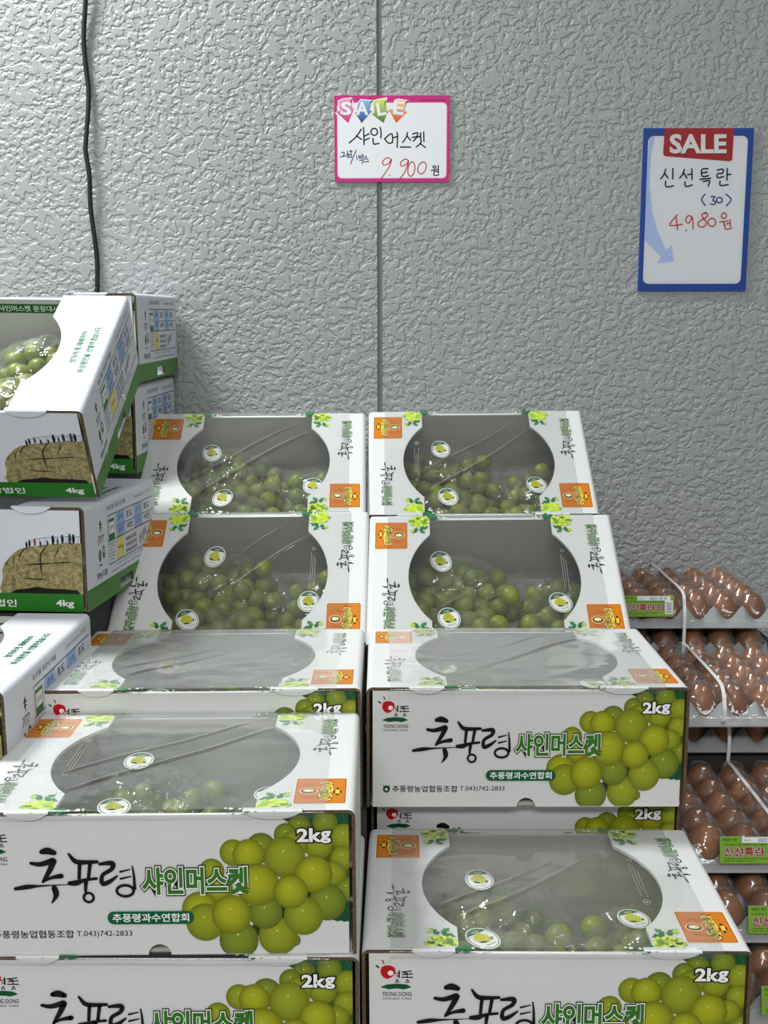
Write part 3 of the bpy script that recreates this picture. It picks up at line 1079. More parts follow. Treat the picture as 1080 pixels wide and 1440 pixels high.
def make_white():
    K = Kind()
    w, b, h = 0.37, 0.24868, 0.14458
    K.dims = (w, b, h)
    K.off = (0, -b / 2, h)          # lid frame -> frame with the origin at the middle of the base
    off = K.off
    P = []
    for s in (-1, 1):
        P.append(('lid_flap', sleeve_mesh(w, b, h, 0.1255, 0.0925, WHITE, GREY_IN, s).mesh('lid_flap', off), None))
    P.append(('front_panel', front_panel_mesh(w, h, 0.0108, WHITE, GREY_IN, off, 'front_panel', 0.0006, 0.0050), None))
    P.append(('back_panel', front_panel_mesh(w, h, 0, WHITE, GREY_IN, off, 'back_panel', b - 0.0006, b - 0.0050), None))
    mb = MB()
    mb.box((-w / 2 + .0046, .0052, -h), (w / 2 - .0046, b - .0052, -h + .004), GREY_IN)
    P.append(('base', mb.mesh('base', off), None))
    P.append(('tuck_tab', tab_mesh(-0.1367, -0.0962, 0.0072, WHITE, off), None))
    P.append(('tuck_tab', tab_mesh(0.0817, 0.1365, 0.0075, WHITE, off), None))
    lidf = lambda a, c, l: (a, c, l)
    frontf = lambda a, c, l: (a, 0.0006 - l, c)
    lidc = lambda a, c, l: (a, c + b / 2, l)
    # lid prints
    P.append(('badge', badge_art(1).mesh('badge', lidc, off), 'orange printed badge'))
    P.append(('badge', badge_art(-1).mesh('badge', lidc, off), 'orange printed badge'))
    for sx, sy in ((1, 1), (-1, 1), (1, -1), (-1, -1)):
        P.append(('vine_print', flower_art(sx, sy).mesh('vine_print', lidc, off), None))
    for s in (1, -1):
        # lettering read along the lid edge: crop x (35..550) runs towards the front, crop y upwards = +x
        A = Art(lambda a, c, s=s: (s * (-0.1385 - (c - 30) / 240 * 0.0255), s * (0.1213 - b / 2 - (a - 35) / 515 * 0.0520)))
        brush_name(A)
        P.append(('side_lettering', A.mesh('side_lettering', lidc, off), None))
        A = Art(lambda a, c, s=s: (s * (-0.1605 + c), s * (0.0664 - b / 2 - a)))
        variety_name(A, 0, 0, 0.0450, 0.0150)
        P.append(('side_variety_name', A.mesh('side_variety_name', lidc, off), None))
    # front prints, frame = pixels of the straight-on box
    px = lambda x, y: ((x - 742.0) / 455.5 * w, -(y - 967.0) / 167.0 * h)
    A = Art(lambda a, c: px(770 + a * 0.18519, 960 + c * 0.18519))
    dk, lf = rgb(60, 84, 12), rgb(18, 74, 40)
    A.poly([(632, 92), (700, 66), (770, 46), (1038, 46), (1038, 160), (960, 190), (830, 190)], lf, 0)
    A.poly([(928, 722), (985, 600), (1038, 585), (1038, 733), (1000, 737), (985, 728), (960, 734)], lf, 0)
    A.poly([(560, 560), (900, 300), (940, 560), (700, 800), (470, 830), (430, 760)], rgb(40, 52, 14), 0)
    A.poly([(860, 200), (1038, 150), (1038, 560), (860, 600)], rgb(74, 88, 16), 0.5)
    for k in range(7):
        A.stroke([(640 + 60 * k, 60), (655 + 60 * k, 100), (660 + 62 * k, 150)], 2.5, rgb(60, 120, 70), 1)
    clip = (-5, 46, 1038, 932)
    y1, g1, g2 = rgb(166, 170, 26), rgb(146, 156, 34), rgb(126, 140, 38)
    d1, d2 = rgb(104, 110, 6), rgb(84, 98, 18)
    gl = [(735, 140, 68, g2), (652, 190, 68, g2), (893, 118, 72, g2), (1005, 205, 76, g1), (850, 250, 84, g1), (190, 410, 72, g1), (325, 296, 76, g1), (498, 268, 86, g2),
          (1000, 335, 72, g1), (1020, 530, 72, g2), (700, 250, 80, g1), (420, 310, 90, y1), (730, 850, 0, g2), (690, 850, 36, g2), (640, 325, 118, g1), (232, 520, 78, y1), (110, 650, 104, y1), (140, 730, 110, g1),
          (940, 430, 72, g1), (345, 845, 112, g2), (590, 822, 112, g1), (900, 610, 106, g2), (750, 695, 112, g1), (515, 670, 98, g2), (818, 432, 108, y1), (470, 495, 122, y1), (675, 542, 98, y1), (305, 682, 114, y1)]
    for k, (x, y, r, c) in enumerate(gl):
        if r:
            r *= 1.09
            A.shaded_disc(x, y, r, c, d2 if c == g2 else d1, 1 + k * 0.35, clip)
            A.ellipse(x - 0.05 * r, y - 0.28 * r, 0.05 * r + 2, 0.05 * r + 2, rgb(188, 190, 96), 1.2 + k * 0.35, 8)
    P.append(('grape_picture', A.mesh('grape_picture', frontf, off), 'printed picture of green grapes'))
    A = Art(lambda a, c: px(570 + a * 0.26852, 1000 + c * 0.26852))
    brush_name(A, 14)
    P.append(('brush_lettering', A.mesh('brush_lettering', frontf, off), 'black brush lettering'))
    A = Art(lambda a, c: px(570 + a * 0.26852, 1000 + c * 0.26852))
    variety_name(A, 582, 228, 1028, 118, 14)
    P.append(('variety_lettering', A.mesh('variety_lettering', frontf, off), 'green outlined lettering'))
    A = Art(lambda a, c: px(570 + a * 0.26852, 1000 + c * 0.26852))
    A.rect(424, 304, 794, 360, rgb(0, 88, 52), 14, 27)
    A.text('추풍령과수연합회', 446, 350, 772, 314, WHT, 15, 0.018)
    P.append(('union_plaque', A.mesh('union_plaque', frontf, off), 'dark green plaque with white lettering'))
    A = Art(lambda a, c: px(500 + a * 0.4537, 940 + c * 0.4537))
    A.text('추풍령농업협동조합', 112, 381, 317, 361, BLK, 2, 0.01)
    A.text('T.043)742-2833', 324, 381, 465, 363, BLK, 2, 0.0)
    gn = rgb(0, 84, 54)
    A.ring(93.5, 372, 8, 8, 6, gn, 2, 16)
    A.poly([(83, 358), (90, 366), (93, 358), (97, 366), (104, 358), (102, 368), (85, 368)], gn, 2)
    P.append(('address_line', A.mesh('address_line', frontf, off), 'small black address line'))
    A = Art(lambda a, c: px(525 + a * 0.07407, 970 + c * 0.07407))
    red, red2 = rgb(238, 200, 196), rgb(176, 14, 26)
    A.ellipse(265, 325, 135, 120, red, 1, 26)
    A.poly([(150, 300), (175, 240), (230, 216), (300, 216), (370, 245), (390, 290), (388, 345), (340, 400), (265, 440), (200, 415), (160, 360)], red2, 2)
    A.ellipse(312, 340, 46, 42, rgb(244, 226, 220), 3, 16)
    A.stroke([(85, 222), (122, 250)], 24, rgb(60, 20, 24), 2)
    A.stroke([(186, 136), (203, 182)], 24, rgb(170, 92, 70), 2)
    A.stroke([(302, 135), (290, 180)], 14, rgb(214, 206, 130), 2)
    A.stroke([(390, 345), (450, 345)], 14, BLK, 3)
    A.stroke([(400, 385), (450, 385)], 14, BLK, 3)
    A.stroke([(448, 305), (446, 410)], 22, BLK, 3)
    A.stroke([(415, 445), (385, 488), (445, 486), (415, 445)], 18, BLK, 3, smooth=False)
    A.stroke([(490, 322), (640, 306)], 17, BLK, 3)
    A.stroke([(505, 322), (575, 345), (500, 362)], 15, BLK, 3)
    A.stroke([(500, 362), (655, 352)], 17, BLK, 3)
    A.stroke([(575, 360), (575, 405)], 15, BLK, 3)
    A.stroke([(488, 408), (662, 408)], 17, BLK, 3)
    A.stroke([(578, 445), (545, 488), (612, 486), (578, 445)], 18, BLK, 3, smooth=False)
    A.poly([(150, 570), (250, 528), (400, 512), (560, 525), (645, 568), (560, 596), (510, 606), (450, 594), (380, 592), (290, 606), (220, 590)], rgb(0, 78, 42), 2)
    A.text('YEONG DONG', 176, 716, 648, 648, rgb(24, 40, 34), 2, 0.006)
    A.text('CHUNGBUK  KOREA', 176, 772, 648, 742, rgb(50, 56, 56), 2, 0.0)
    P.append(('town_emblem', A.mesh('town_emblem', frontf, off), 'red sun emblem with lettering'))
    A = Art(lambda a, c: px(770 + a * 0.18519, 960 + c * 0.18519))
    for ch, x0, y0, x1, y1 in (('2', 724, 227, 785, 151), ('k', 799, 227, 862, 149), ('g', 868, 235, 924, 166)):
        A.text(ch, x0, y0, x1, y1, BLK, 15, 0.10)
        A.text(ch, x0, y0, x1, y1, rgb(240, 240, 238), 17, 0.035)
    P.append(('weight_mark', A.mesh('weight_mark', frontf, off), 'white 2kg lettering outlined in black'))
    K.parts = P
    K.film_text = [film_text_art(s).mesh('film_lettering', lambda a, c, l: (a, c + b / 2, 0.0022 + l), off) for s in (1, -1)]
    K.films = [film_mesh(-0.158, 0.157, b, h, off, k + 1, 0) for k in range(4)]
    return K


ROCK, nt, b_, out_ = new_mat('printed_rock_picture')
tc = N(nt, 'ShaderNodeTexCoord')
nz = N(nt, 'ShaderNodeTexNoise', Scale=150.0, Detail=6.0, Roughness=0.7)
nt.links.new(tc.outputs['Object'], nz.inputs['Vector'])
rp = N(nt, 'ShaderNodeValToRGB')
rp.color_ramp.elements[0].position = 0.30
rp.color_ramp.elements[0].color = (*rgb(62, 54, 26), 1)
rp.color_ramp.elements[1].position = 0.68
rp.color_ramp.elements[1].color = (*rgb(186, 176, 128), 1)
e_ = rp.color_ramp.elements.new(0.48)
e_.color = (*rgb(138, 126, 78), 1)
nt.links.new(nz.outputs['Fac'], rp.inputs['Fac'])
nt.links.new(rp.outputs['Color'], b_.inputs['Base Color'])
b_.inputs['Roughness'].default_value = 0.45


def make_green():
    K = Kind()
    w, b, h = 0.42, 0.29386, 0.13905
    K.dims = (w, b, h)
    K.off = off = (0, -b / 2, h)
    P = []
    for s in (-1, 1):
        P.append(('lid_flap', sleeve_mesh(w, b, h, 0.1445, 0.1160, COOLWHITE, PLAIN_IN, s, hole=(0.125, 0.181, -0.1345, -0.1205)).mesh('lid_flap', off), None))
    P.append(('front_panel', front_panel_mesh(w, h, 0, COOLWHITE, PLAIN_IN, off, 'front_panel', 0.0006, 0.0050), None))
    P.append(('back_panel', front_panel_mesh(w, h, 0, COOLWHITE, PLAIN_IN, off, 'back_panel', b - 0.0006, b - 0.0050), None))
    mb = MB()
    mb.box((-w / 2 + .0046, .0052, -h), (w / 2 - .0046, b - .0052, -h + .004), PLAIN_IN)
    P.append(('base', mb.mesh('base', off), None))
    P.append(('tuck_tab', tab_mesh(0.113, 0.166, 0.0085, COOLWHITE, off), None))
    P.append(('tuck_tab', tab_mesh(-0.166, -0.113, 0.0085, COOLWHITE, off), None))
    frontf = lambda a, c, l: (a, 0.0006 - l, c)
    rightf = lambda a, c, l: (w / 2 + l, a, c)
    leftf = lambda a, c, l: (-w / 2 - l, b - a, c)
    lidf = lambda a, c, l: (a, c, l)
    innerf = lambda a, c, l: (a, b - 0.0052 - l, c)
    # front: green band, rock, people, weight. frame = straight-on pixels of the level box
    fx = lambda a, c: (0.0893 + a * 0.0001190, -0.0066 - c * 0.0001158)
    gb = rgb(42, 118, 32)
    A = Art()
    A.rect(-w / 2 + .0058, -h, w / 2 - .0058, -0.1148, gb, 1)
    P.append(('green_band', A.mesh('green_band', frontf, off), None))
    A = Art(fx)
    A.text('4kg', 652, 1100, 850, 1008, WHT, 2, 0.03)
    A.text('문장대포도영농조합법인', -1250, 1096, 195, 1012, WHT, 2, 0.02)
    P.append(('weight_mark', A.mesh('weight_mark', frontf, off), 'white lettering on green band'))
    rock = [(0, 872), (30, 850), (55, 760), (50, 680), (85, 590), (130, 540), (200, 470), (270, 425), (350, 405), (440, 390), (540, 375), (640, 365), (740, 350), (820, 342), (900, 350), (968, 352), (968, 930), (40, 935)]
    mb = MB()
    t = tessellate_polygon([[Vector((*fx(*p), 0)) for p in rock]])
    for q in t:
        mb.face([frontf(*fx(*rock[i]), 0.0004) for i in q], ROCK)
    P.append(('rock_picture', mb.mesh('rock_picture', off), 'printed picture of a big weathered rock'))
    A = Art(fx)
    ck = rgb(40, 34, 18)
    A.poly([(130, 935), (200, 895), (330, 880), (430, 858), (560, 876), (760, 880), (900, 890), (930, 935)], rgb(16, 16, 12), 3)
    A.stroke([(575, 380), (540, 430), (500, 490), (495, 600), (505, 740)], [10, 18, 14, 20, 6], ck, 3)
    A.stroke([(305, 615), (400, 600), (500, 595), (620, 585), (780, 570), (880, 568)], [4, 14, 20, 10, 14, 4], ck, 3)
    A.stroke([(295, 765), (420, 770), (560, 768)], [4, 16, 4], ck, 3)
    A.stroke([(325, 420), (270, 480), (250, 560)], [10, 16, 4], ck, 3)
    A.stroke([(225, 480), (185, 570), (180, 680)], [4, 8, 4], ck, 3)
    A.stroke([(705, 390), (695, 450), (660, 500)], [6, 14, 4], ck, 3)
    A.stroke([(850, 345), (870, 380)], 10, ck, 3)
    rail = rgb(110, 124, 160)
    A.stroke([(400, 330), (500, 300), (640, 288), (800, 275), (968, 275)], 6, rail, 2)
    for x, y0, y1 in ((495, 300, 385), (565, 300, 375), (800, 280, 345), (935, 278, 350)):
        A.stroke([(x, y0), (x, y1)], 5, rail, 2)
    for x, y, s, c in ((345, 340, 70, (24, 26, 26)), (380, 318, 78, (28, 36, 38)), (440, 302, 78, (130, 66, 52)), (505, 330, 56, (28, 26, 28)), (585, 322, 60, (40, 46, 50)), (648, 262, 104, (22, 24, 30)),
                       (700, 296, 66, (60, 66, 66)), (755, 252, 96, (34, 38, 48)), (838, 242, 108, (58, 70, 66)), (880, 248, 100, (16, 16, 22))):
        c = rgb(*c)
        A.ellipse(x, y + s * 0.1, s * 0.11, s * 0.11, c, 4, 10)
        A.stroke([(x, y + s * 0.25), (x + 2, y + s * 0.55), (x, y + s)], [s * 0.25, s * 0.34, s * 0.2], c, 4)
    P.append(('rock_picture_detail', A.mesh('rock_picture_detail', frontf, off), None))
    # lid lettering beside the window
    for s in (1, -1):
        A = Art(lambda a, c, s=s: (s * c, b / 2 + s * (a - b / 2)))
        g = rgb(14, 112, 62)
        # read towards the back, top of letters to the left
        A2 = Art(lambda a, c, s=s: (s * (0.1755 - c), b / 2 + s * (0.112 + a - b / 2)))
        A2.text('정직하게 재배하여', 0, 0, 0.080, 0.0088, g, 1, 0.022)
        A3 = Art(lambda a, c, s=s: (s * (0.1915 - c), b / 2 + s * (0.088 + a - b / 2)))
        A3.text('최상품만을 선별하겠습니다.', 0, 0, 0.118, 0.0088, g, 1, 0.022)
        A2.items += A3.items
        P.append(('lid_lettering', A2.mesh('lid_lettering', lidf, off), 'small green lettering'))
    # inside of the back panel
    A = Art()
    A.rect(-0.19, -0.0262, 0.19, -0.0118, rgb(14, 92, 44), 0)
    A.text('샤인머스켓 문장대샤인', 0.0185, -0.0238, 0.116, -0.0142, rgb(214, 224, 214), 1, 0.02)
    P.append(('inner_banner', A.mesh('inner_banner', innerf, off), 'green banner lettering inside the box'))
    # side panels
    for nm, fn in (('right', rightf), ('left', leftf)):
        A = Art()
        gs = rgb(72, 128, 50)
        hy0, hy1, hz0, hz1 = 0.125, 0.181, -0.1345, -0.1205
        if nm == 'right':
            A.rect(0, -h, hy0, -0.1108, gs, 1)
            A.rect(hy1, -h, b, -0.1108, gs, 1)
            A.rect(hy0, hz1, hy1, -0.1108, gs, 1)
            A.rect(hy0, -h, hy1, hz0, gs, 1)
        else:
            A.rect(0, -h, b, -0.1108, gs, 1)
        P.append(('side_band', A.mesh('side_band', fn, off), 'green band'))
        A = Art()
        tx, ln = rgb(120, 122, 124), rgb(60, 72, 90)
        A.text('농산물 표준규격품', 0.083, -0.0172, 0.160, -0.0102, tx, 1, 0.006)
        A.text('Standard 과일', 0.196, -0.0172, 0.275, -0.0102, rgb(168, 168, 166), 1)
        for z in (-0.0247, -0.0605, -0.0928):
            A.rect(0.0837, z - .0006, 0.284, z + .0006, ln, 2)
        A.rect(0.118, -0.0449, 0.284, -0.0438, rgb(70, 100, 160), 2)
        A.rect(0.0836, -0.0928, 0.0842, -0.0247, ln, 2)
        for y0 in (0.118, 0.196):
            for z0 in (-0.0425, -0.0595):
                A.rect(y0, z0, y0 + 0.036, z0 + 0.0165, rgb(150, 176, 214), 1)
                A.text('품목' if y0 < .15 else '산지', y0 + .008, z0 + .0045, y0 + .028, z0 + .0125, rgb(60, 90, 150), 2, .01)
                A.text('포도' if z0 > -.05 else '샤인', y0 + .043, z0 + .004, y0 + .069, z0 + .0125, rgb(60, 62, 66), 2, .012)
        A.rect(0.118, -0.0920, 0.1475, -0.0615, rgb(216, 206, 116), 1)
        A.text('4kg', 0.121, -0.080, 0.1445, -0.073, rgb(120, 100, 30), 2, .01)
        for k, z in enumerate((-0.0700, -0.0785, -0.0870)):
            A.text('원예농협조합', 0.155, z - .003, 0.203, z + .003, rgb(96, 98, 100), 2, .012)
        A.text('문장대', 0.214, -0.083, 0.248, -0.070, rgb(130, 132, 134), 2, .01, 0.3)
        A.rect(0.0875, -0.0600, 0.1095, -0.0305, rgb(228, 234, 228), 2)
        A.rect(0.0875, -0.0345, 0.1095, -0.0305, rgb(30, 110, 54), 3)
        A.rect(0.0875, -0.0605, 0.1095, -0.0510, rgb(30, 110, 54), 3)
        A.rect(0.0875, -0.0600, 0.0885, -0.0305, rgb(30, 110, 54), 3)
        A.rect(0.1085, -0.0600, 0.1095, -0.0305, rgb(30, 110, 54), 3)
        A.text('합격', 0.092, -0.046, 0.105, -0.040, rgb(120, 60, 60), 4)
        for k in range(6):
            z = -0.0650 - 0.0044 * k
            A.rect(0.0875, z - .0007, 0.113 - 0.004 * (k % 3), z + .0007, rgb(150, 152, 154), 2)
        A.stroke([(0.056, -0.0275), (0.0555, -0.036), (0.057, -0.0425)], [.003, .0025, .001], BLK, 2)
        A.stroke([(0.0515, -0.031), (0.0605, -0.0315)], .0016, BLK, 2)
        A.stroke([(0.0530, -0.036), (0.0595, -0.036)], .0014, BLK, 2)
        for y in (0.046, 0.0535, 0.061):
            A.stroke([(y, -0.0475), (y + .005, -0.0480), (y + .003, -0.053)], .0013, rgb(50, 50, 52), 2)
            A.stroke([(y, -0.053), (y + .001, -0.058)], .0011, rgb(50, 50, 52), 2)
        A.ellipse(0.0505, -0.0735, 0.0042, 0.0085, rgb(110, 92, 70), 2, 16)
        A.ellipse(0.0650, -0.0705, 0.0048, 0.0090, rgb(40, 100, 70), 2, 16)
        A.ellipse(0.0650, -0.0690, 0.0022, 0.0040, rgb(220, 226, 220), 3, 12)
        A.rect(0.047, -0.0875, 0.058, -0.0855, rgb(60, 60, 60), 2)
        A.text('영농조합', 0.037, -0.1035, 0.076, -0.0955, rgb(70, 70, 74), 2, .012)
        A.text('경북 상주시 화북면 용화로', 0.112, -0.0990, 0.240, -0.0960, rgb(130, 130, 132), 2)
        A.text('www 문장대 샤인머스켓 포도', 0.095, -0.1060, 0.262, -0.1025, rgb(130, 134, 140), 2, .01)
        P.append(('side_print', A.mesh('side_print', fn, off), 'printed table and small lettering'))
    K.parts = P
    K.films = []
    return K


KW, KG = make_white(), make_green()


def pose(q):
    x, y, z, yaw, tilt, ro = q
    return Matrix.Translation((x, y, z + H0)) @ Matrix.Rotation(yaw, 4, 'Z') @ Matrix.Rotation(tilt, 4, 'X') @ Matrix.Rotation(ro, 4, 'Y')


def place_box(K, q, label, group, film=0, skip=()):
    w, b, h = K.dims
    base = pose(q) @ Matrix.Translation((0, b / 2, -h))
    e = link('grape_box', None, mw=base)
    tag(e, label, 'box', group)
    for nm, me, lab in K.parts:
        o = link(nm, me, e)
        if lab:
            o['label'] = lab
    if K.films:
        f = link('shrink_film', K.films[film % len(K.films)], e)
        f['label'] = 'clear shrink film'
        link('film_lettering', K.film_text[1 if film in (0, 3) else 0], f)
    return base


WG, GG = 'white 2kg grape boxes', 'green and white 4kg grape boxes'
POSE = {
    'R1': (0.15721, 1.70008, -0.29534, -0.00606, 0.63167, -0.00761), 'R2': (0.15926, 1.4502, -0.43227, -0.01705, 0.61005, -0.01254),
    'R3': (0.16468, 1.19078, -0.40742, 0.00368, -0.00752, 0.00266), 'R4': (0.1690, 1.2250, -0.5535, 0.004, 0.0, 0.0),
    'R5': (0.16286, 0.94584, -0.58342, -0.01701, 0.00213, -0.00398), 'L1': (-0.21325, 1.68275, -0.29149, 0.01478, 0.60184, -0.00123),
    'L2': (-0.20955, 1.47078, -0.43746, -0.00787, 0.64776, -0.01217), 'L3': (-0.21197, 1.18986, -0.40885, -0.00021, -0.005, -0.00683),
    'L4': (-0.21198, 0.93849, -0.43922, 0.00487, 0.00843, -0.00404), 'L5': (-0.20933, 0.93738, -0.584, -0.00506, 0.0, 0.00087),
    'G1': (-0.58652, 1.3619, -0.10185, -0.01902, 0.52333, 0.01608), 'G2': (-0.59645, 1.73611, 0.0488, -0.0181, 0.01133, -0.00617),
    'G3': (-0.60348, 1.73228, -0.09254, -0.01987, 0.00464, 0.0097), 'G4': (-0.59672, 1.4079, -0.23187, -0.09883, -0.01298, -0.00208),
    'G5': (-0.60161, 1.080, -0.37082, -0.03707, 0.01289, -0.00052)}
WHERE = {
    'R1': ('white 2kg grape box tilted against the wall, topmost of the right column', 'topmost tilted box of the right column'),
    'R2': ('white 2kg grape box tilted forward, second from top in the right column', 'second tilted box of the right column'),
    'R3': ('white 2kg grape box lying level with whole front showing, beside the egg trays', 'level white box beside the egg trays'),
    'R4': ('white 2kg grape box mostly hidden under the level box beside the egg trays', None),
    'R5': ('white 2kg grape box at the very front of the right column, beside lower egg trays', 'frontmost box of the right column'),
    'L1': ('white 2kg grape box tilted against the wall, topmost of the left column', 'topmost tilted box of the left column'),
    'L2': ('white 2kg grape box tilted forward, second from top in the left column', 'second tilted box of the left column'),
    'L3': ('white 2kg grape box lying level, only a strip of its front showing, left column', 'level box with half hidden front'),
    'L4': ('white 2kg grape box at front left with frosted looking film and full front', 'upper front left white box'),
    'L5': ('white 2kg grape box directly under the front left box, cut by bottom edge', None)}
films = {'R1': 0, 'R2': 1, 'R3': 2, 'R4': 3, 'R5': 1, 'L1': 3, 'L2': 2, 'L3': 1, 'L4': 0, 'L5': 0}
rnd = random.Random(21)
for n in ('L1', 'R1', 'L2', 'R2', 'L3', 'R3', 'R4', 'L4', 'R5', 'L5'):
    lab, phrase = WHERE[n]
    base = place_box(KW, POSE[n], lab, WG, films[n])
    if phrase:
        fl = 0.0042
        k0 = rnd.randrange(3)
        j = lambda s: rnd.uniform(-s, s)
        fwd = -0.006 if n in ('R1', 'R2', 'L1', 'L2') else 0.0
        # local frame: origin at base centre
        T = lambda x, y, a: base @ Matrix.Translation((x, y + fwd, fl)) @ Matrix.Rotation(a, 4, 'Z')
        put_bunch(T(-0.046 + j(.006), 0.054, j(.12)), k0, 'upper left', phrase, (-0.024 + j(.018), 0.014), j(.35), 0.05)
        put_bunch(T(-0.046 + j(.006), -0.056, 0.05 + j(.1)), (k0 + 1) % 3, 'lower left', phrase, (-0.02 + j(.012), 0.008), j(.5), 0.0)
        put_bunch(T(0.108, -0.014 + j(.006), pi / 2 + 0.08 + j(.08)), (k0 + 2) % 3, 'right hand', phrase, (-0.005, 0.012), -pi / 2 + j(.3), -0.05)

place_box(KG, POSE['G2'], 'green and white 4kg grape box highest against the wall, its right side showing', GG)
place_box(KG, POSE['G3'], 'green and white 4kg grape box below the wall side one, behind the tilted box', GG)
place_box(KG, POSE['G4'], 'green and white 4kg grape box lying level with rock picture, under the tilted one', GG)
b1 = place_box(KG, POSE['G1'], 'tilted green and white 4kg grape box with open window at upper left', GG)
b5 = place_box(KG, POSE['G5'], 'green and white 4kg grape box lowest at left edge, lid lettering showing', GG)
T = lambda b0, x, y, a: b0 @ Matrix.Translation((x, y, 0.0042)) @ Matrix.Rotation(a, 4, 'Z')
ph = 'tilted green and white 4kg box'
put_bunch(T(b1, 0.100, 0.062, 0.15), 0, 'back right', ph, sticker=False)
put_bunch(T(b1, 0.100, -0.045, 0.1), 1, 'front right', ph, sticker=False)
put_bunch(T(b1, -0.075, 0.055, 0.0), 2, 'back left', ph, sticker=False)
put_bunch(T(b1, -0.075, -0.05, 0.1), 0, 'front left', ph, sticker=False)
ph = 'lowest green and white 4kg box'
put_bunch(T(b5, 0.085, 0.050, 0.1), 2, 'back right', ph, sticker=False)
put_bunch(T(b5, 0.085, -0.05, 0.1), 1, 'front right', ph, sticker=False)

# ------------------------------------------------------------------ egg trays
EP = 0.047
NX, NY = 6, 5
TW, TD = EP * NX, EP * NY
prof = [(-0.0255, 0.0), (-0.0245, .0065), (-0.0205, .0130), (-0.0140, .0180), (-0.0060, .0210), (0.0, .0218), (0.0070, .0212), (0.0140, .0188), (0.0205, .0148), (0.0255, .0100), (0.0290, .0052), (0.0303, 0.0)]
prof = spline(prof, 2)
mb = MB()
S = 20
for i in range(len(prof) - 1):
    (z0, r0), (z1, r1) = prof[i], prof[i + 1]
    for j in range(S):
        a0, a1 = 2 * pi * j / S, 2 * pi * (j + 1) / S
        q = [(r0 * cos(a0), r0 * sin(a0), z0), (r0 * cos(a1), r0 * sin(a1), z0), (r1 * cos(a1), r1 * sin(a1), z1), (r1 * cos(a0), r1 * sin(a0), z1)]
        if r0 < 1e-6:
            q = q[1:] if False else [q[0], q[2], q[3]]
        elif r1 < 1e-6:
            q = q[:3]
        mb.face(q, EGG)
egg_me = mb.mesh('egg', smooth=True)


def cell_r(x, y):
    u = (x / EP) % 1.0 - 0.5
    v = (y / EP) % 1.0 - 0.5
    return hypot(u, v) * EP


def sstep(a, b, x):
    t = min(1, max(0, (x - a) / (b - a)))
    return t * t * (3 - 2 * t)


def tray_h(x, y):
    return -0.0295 + 0.0425 * sstep(0.010, 0.0335, cell_r(x, y)) ** 1.6


def grid_mesh(fn, sub, mat, skirt):
    mb = MB()
    nx, ny = NX * sub, NY * sub
    g = [[(TW * i / nx - TW / 2, TD * j / ny, fn(min(TW - 1e-7, TW * i / nx), min(TD - 1e-7, TD * j / ny))) for j in range(ny + 1)] for i in range(nx + 1)]
    for i in range(nx):
        for j in range(ny):
            mb.face([g[i][j], g[i + 1][j], g[i + 1][j + 1], g[i][j + 1]], mat)
    per = [g[i][0] for i in range(nx)] + [g[nx][j] for j in range(ny)] + [g[i][ny] for i in range(nx, 0, -1)] + [g[0][j] for j in range(ny, 0, -1)]
    cx, cy = 0.0, TD / 2
    for k in range(len(per)):
        A0, B0 = per[k], per[(k + 1) % len(per)]
        for (o0, z0), (o1, z1) in zip(skirt[:-1], skirt[1:]):
            q = []
            for P_, o, z in ((A0, o0, z0), (B0, o0, z0), (B0, o1, z1), (A0, o1, z1)):
                px_ = P_[0] + (o if P_[0] > TW / 2 - 1e-5 else (-o if P_[0] < -TW / 2 + 1e-5 else 0))
                py_ = P_[1] + (o if P_[1] > TD - 1e-5 else (-o if P_[1] < 1e-5 else 0))
                q.append((px_, py_, P_[2] if z is None else (min(P_[2], z) if o == 0 else z)))
            mb.face(q, mat)
    return mb


tray_me = grid_mesh(tray_h, 8, PULP, [(0, None), (0.0034, -0.0190), (0.0066, -0.0200), (0.0066, -0.0235)]).mesh('pulp_tray', smooth=True)


def lid_h(x, y):
    r = cell_r(x, y)
    t = sstep(0.0120, 0.0235, r)
    z = 0.0345 - 0.0215 * t
    e = min(x, TW - x, y, TD - y)
    return z


lid_me = grid_mesh(lid_h, 10, LID, [(0, None), (0.0026, -0.0090), (0.0080, -0.0098), (0.0080, -0.0120)]).mesh('dome_lid', smooth=True)


def label_art():
    A = Art()
    A.rect(0, 0, 0.088, 0.034, rgb(126, 172, 52), 0)
    A.rect(0.028, 0.0262, 0.082, 0.0332, rgb(238, 238, 246), 1)
    A.text('2023  03 01', 0.048, 0.0275, 0.076, 0.0318, rgb(64, 70, 150), 2, .01)
    A.text('유통기한', 0.030, 0.0280, 0.039, 0.0308, rgb(90, 90, 100), 2)
    A.text('제품명 계란', 0.003, 0.0282, 0.022, 0.0320, rgb(40, 74, 24), 2, .01)
    A.text('무항생제 인증 위생적으로 선별한 신선한 계란', 0.004, 0.0228, 0.080, 0.0252, rgb(30, 70, 24), 2, .01)
    for off_, c, L in ((0.085, rgb(60, 30, 24), 2), (0.06, rgb(240, 232, 226), 3), (0.024, rgb(146, 14, 32), 4)):
        A.text('신선특란', 0.0055, 0.0092, 0.0560, 0.0208, c, L, off_)
        A.text('30', 0.0600, 0.0098, 0.0720, 0.0202, c, L, off_)
    A.text('보관방법 냉장보관 소비자 상담실', 0.005, 0.0052, 0.060, 0.0074, rgb(40, 80, 20), 2, .01)
    A.text('반품 및 교환은 구입처', 0.005, 0.0020, 0.044, 0.0042, rgb(40, 80, 20), 2, .01)
    A.rect(0.073, 0.004, 0.0860, 0.0262, rgb(236, 240, 236), 5)
    for k in range(8):
        A.rect(0.075, 0.0065 + 0.0022 * k, 0.084, 0.0074 + 0.0022 * k, rgb(70, 80, 90) if k % 3 else rgb(30, 34, 40), 6)
    return A


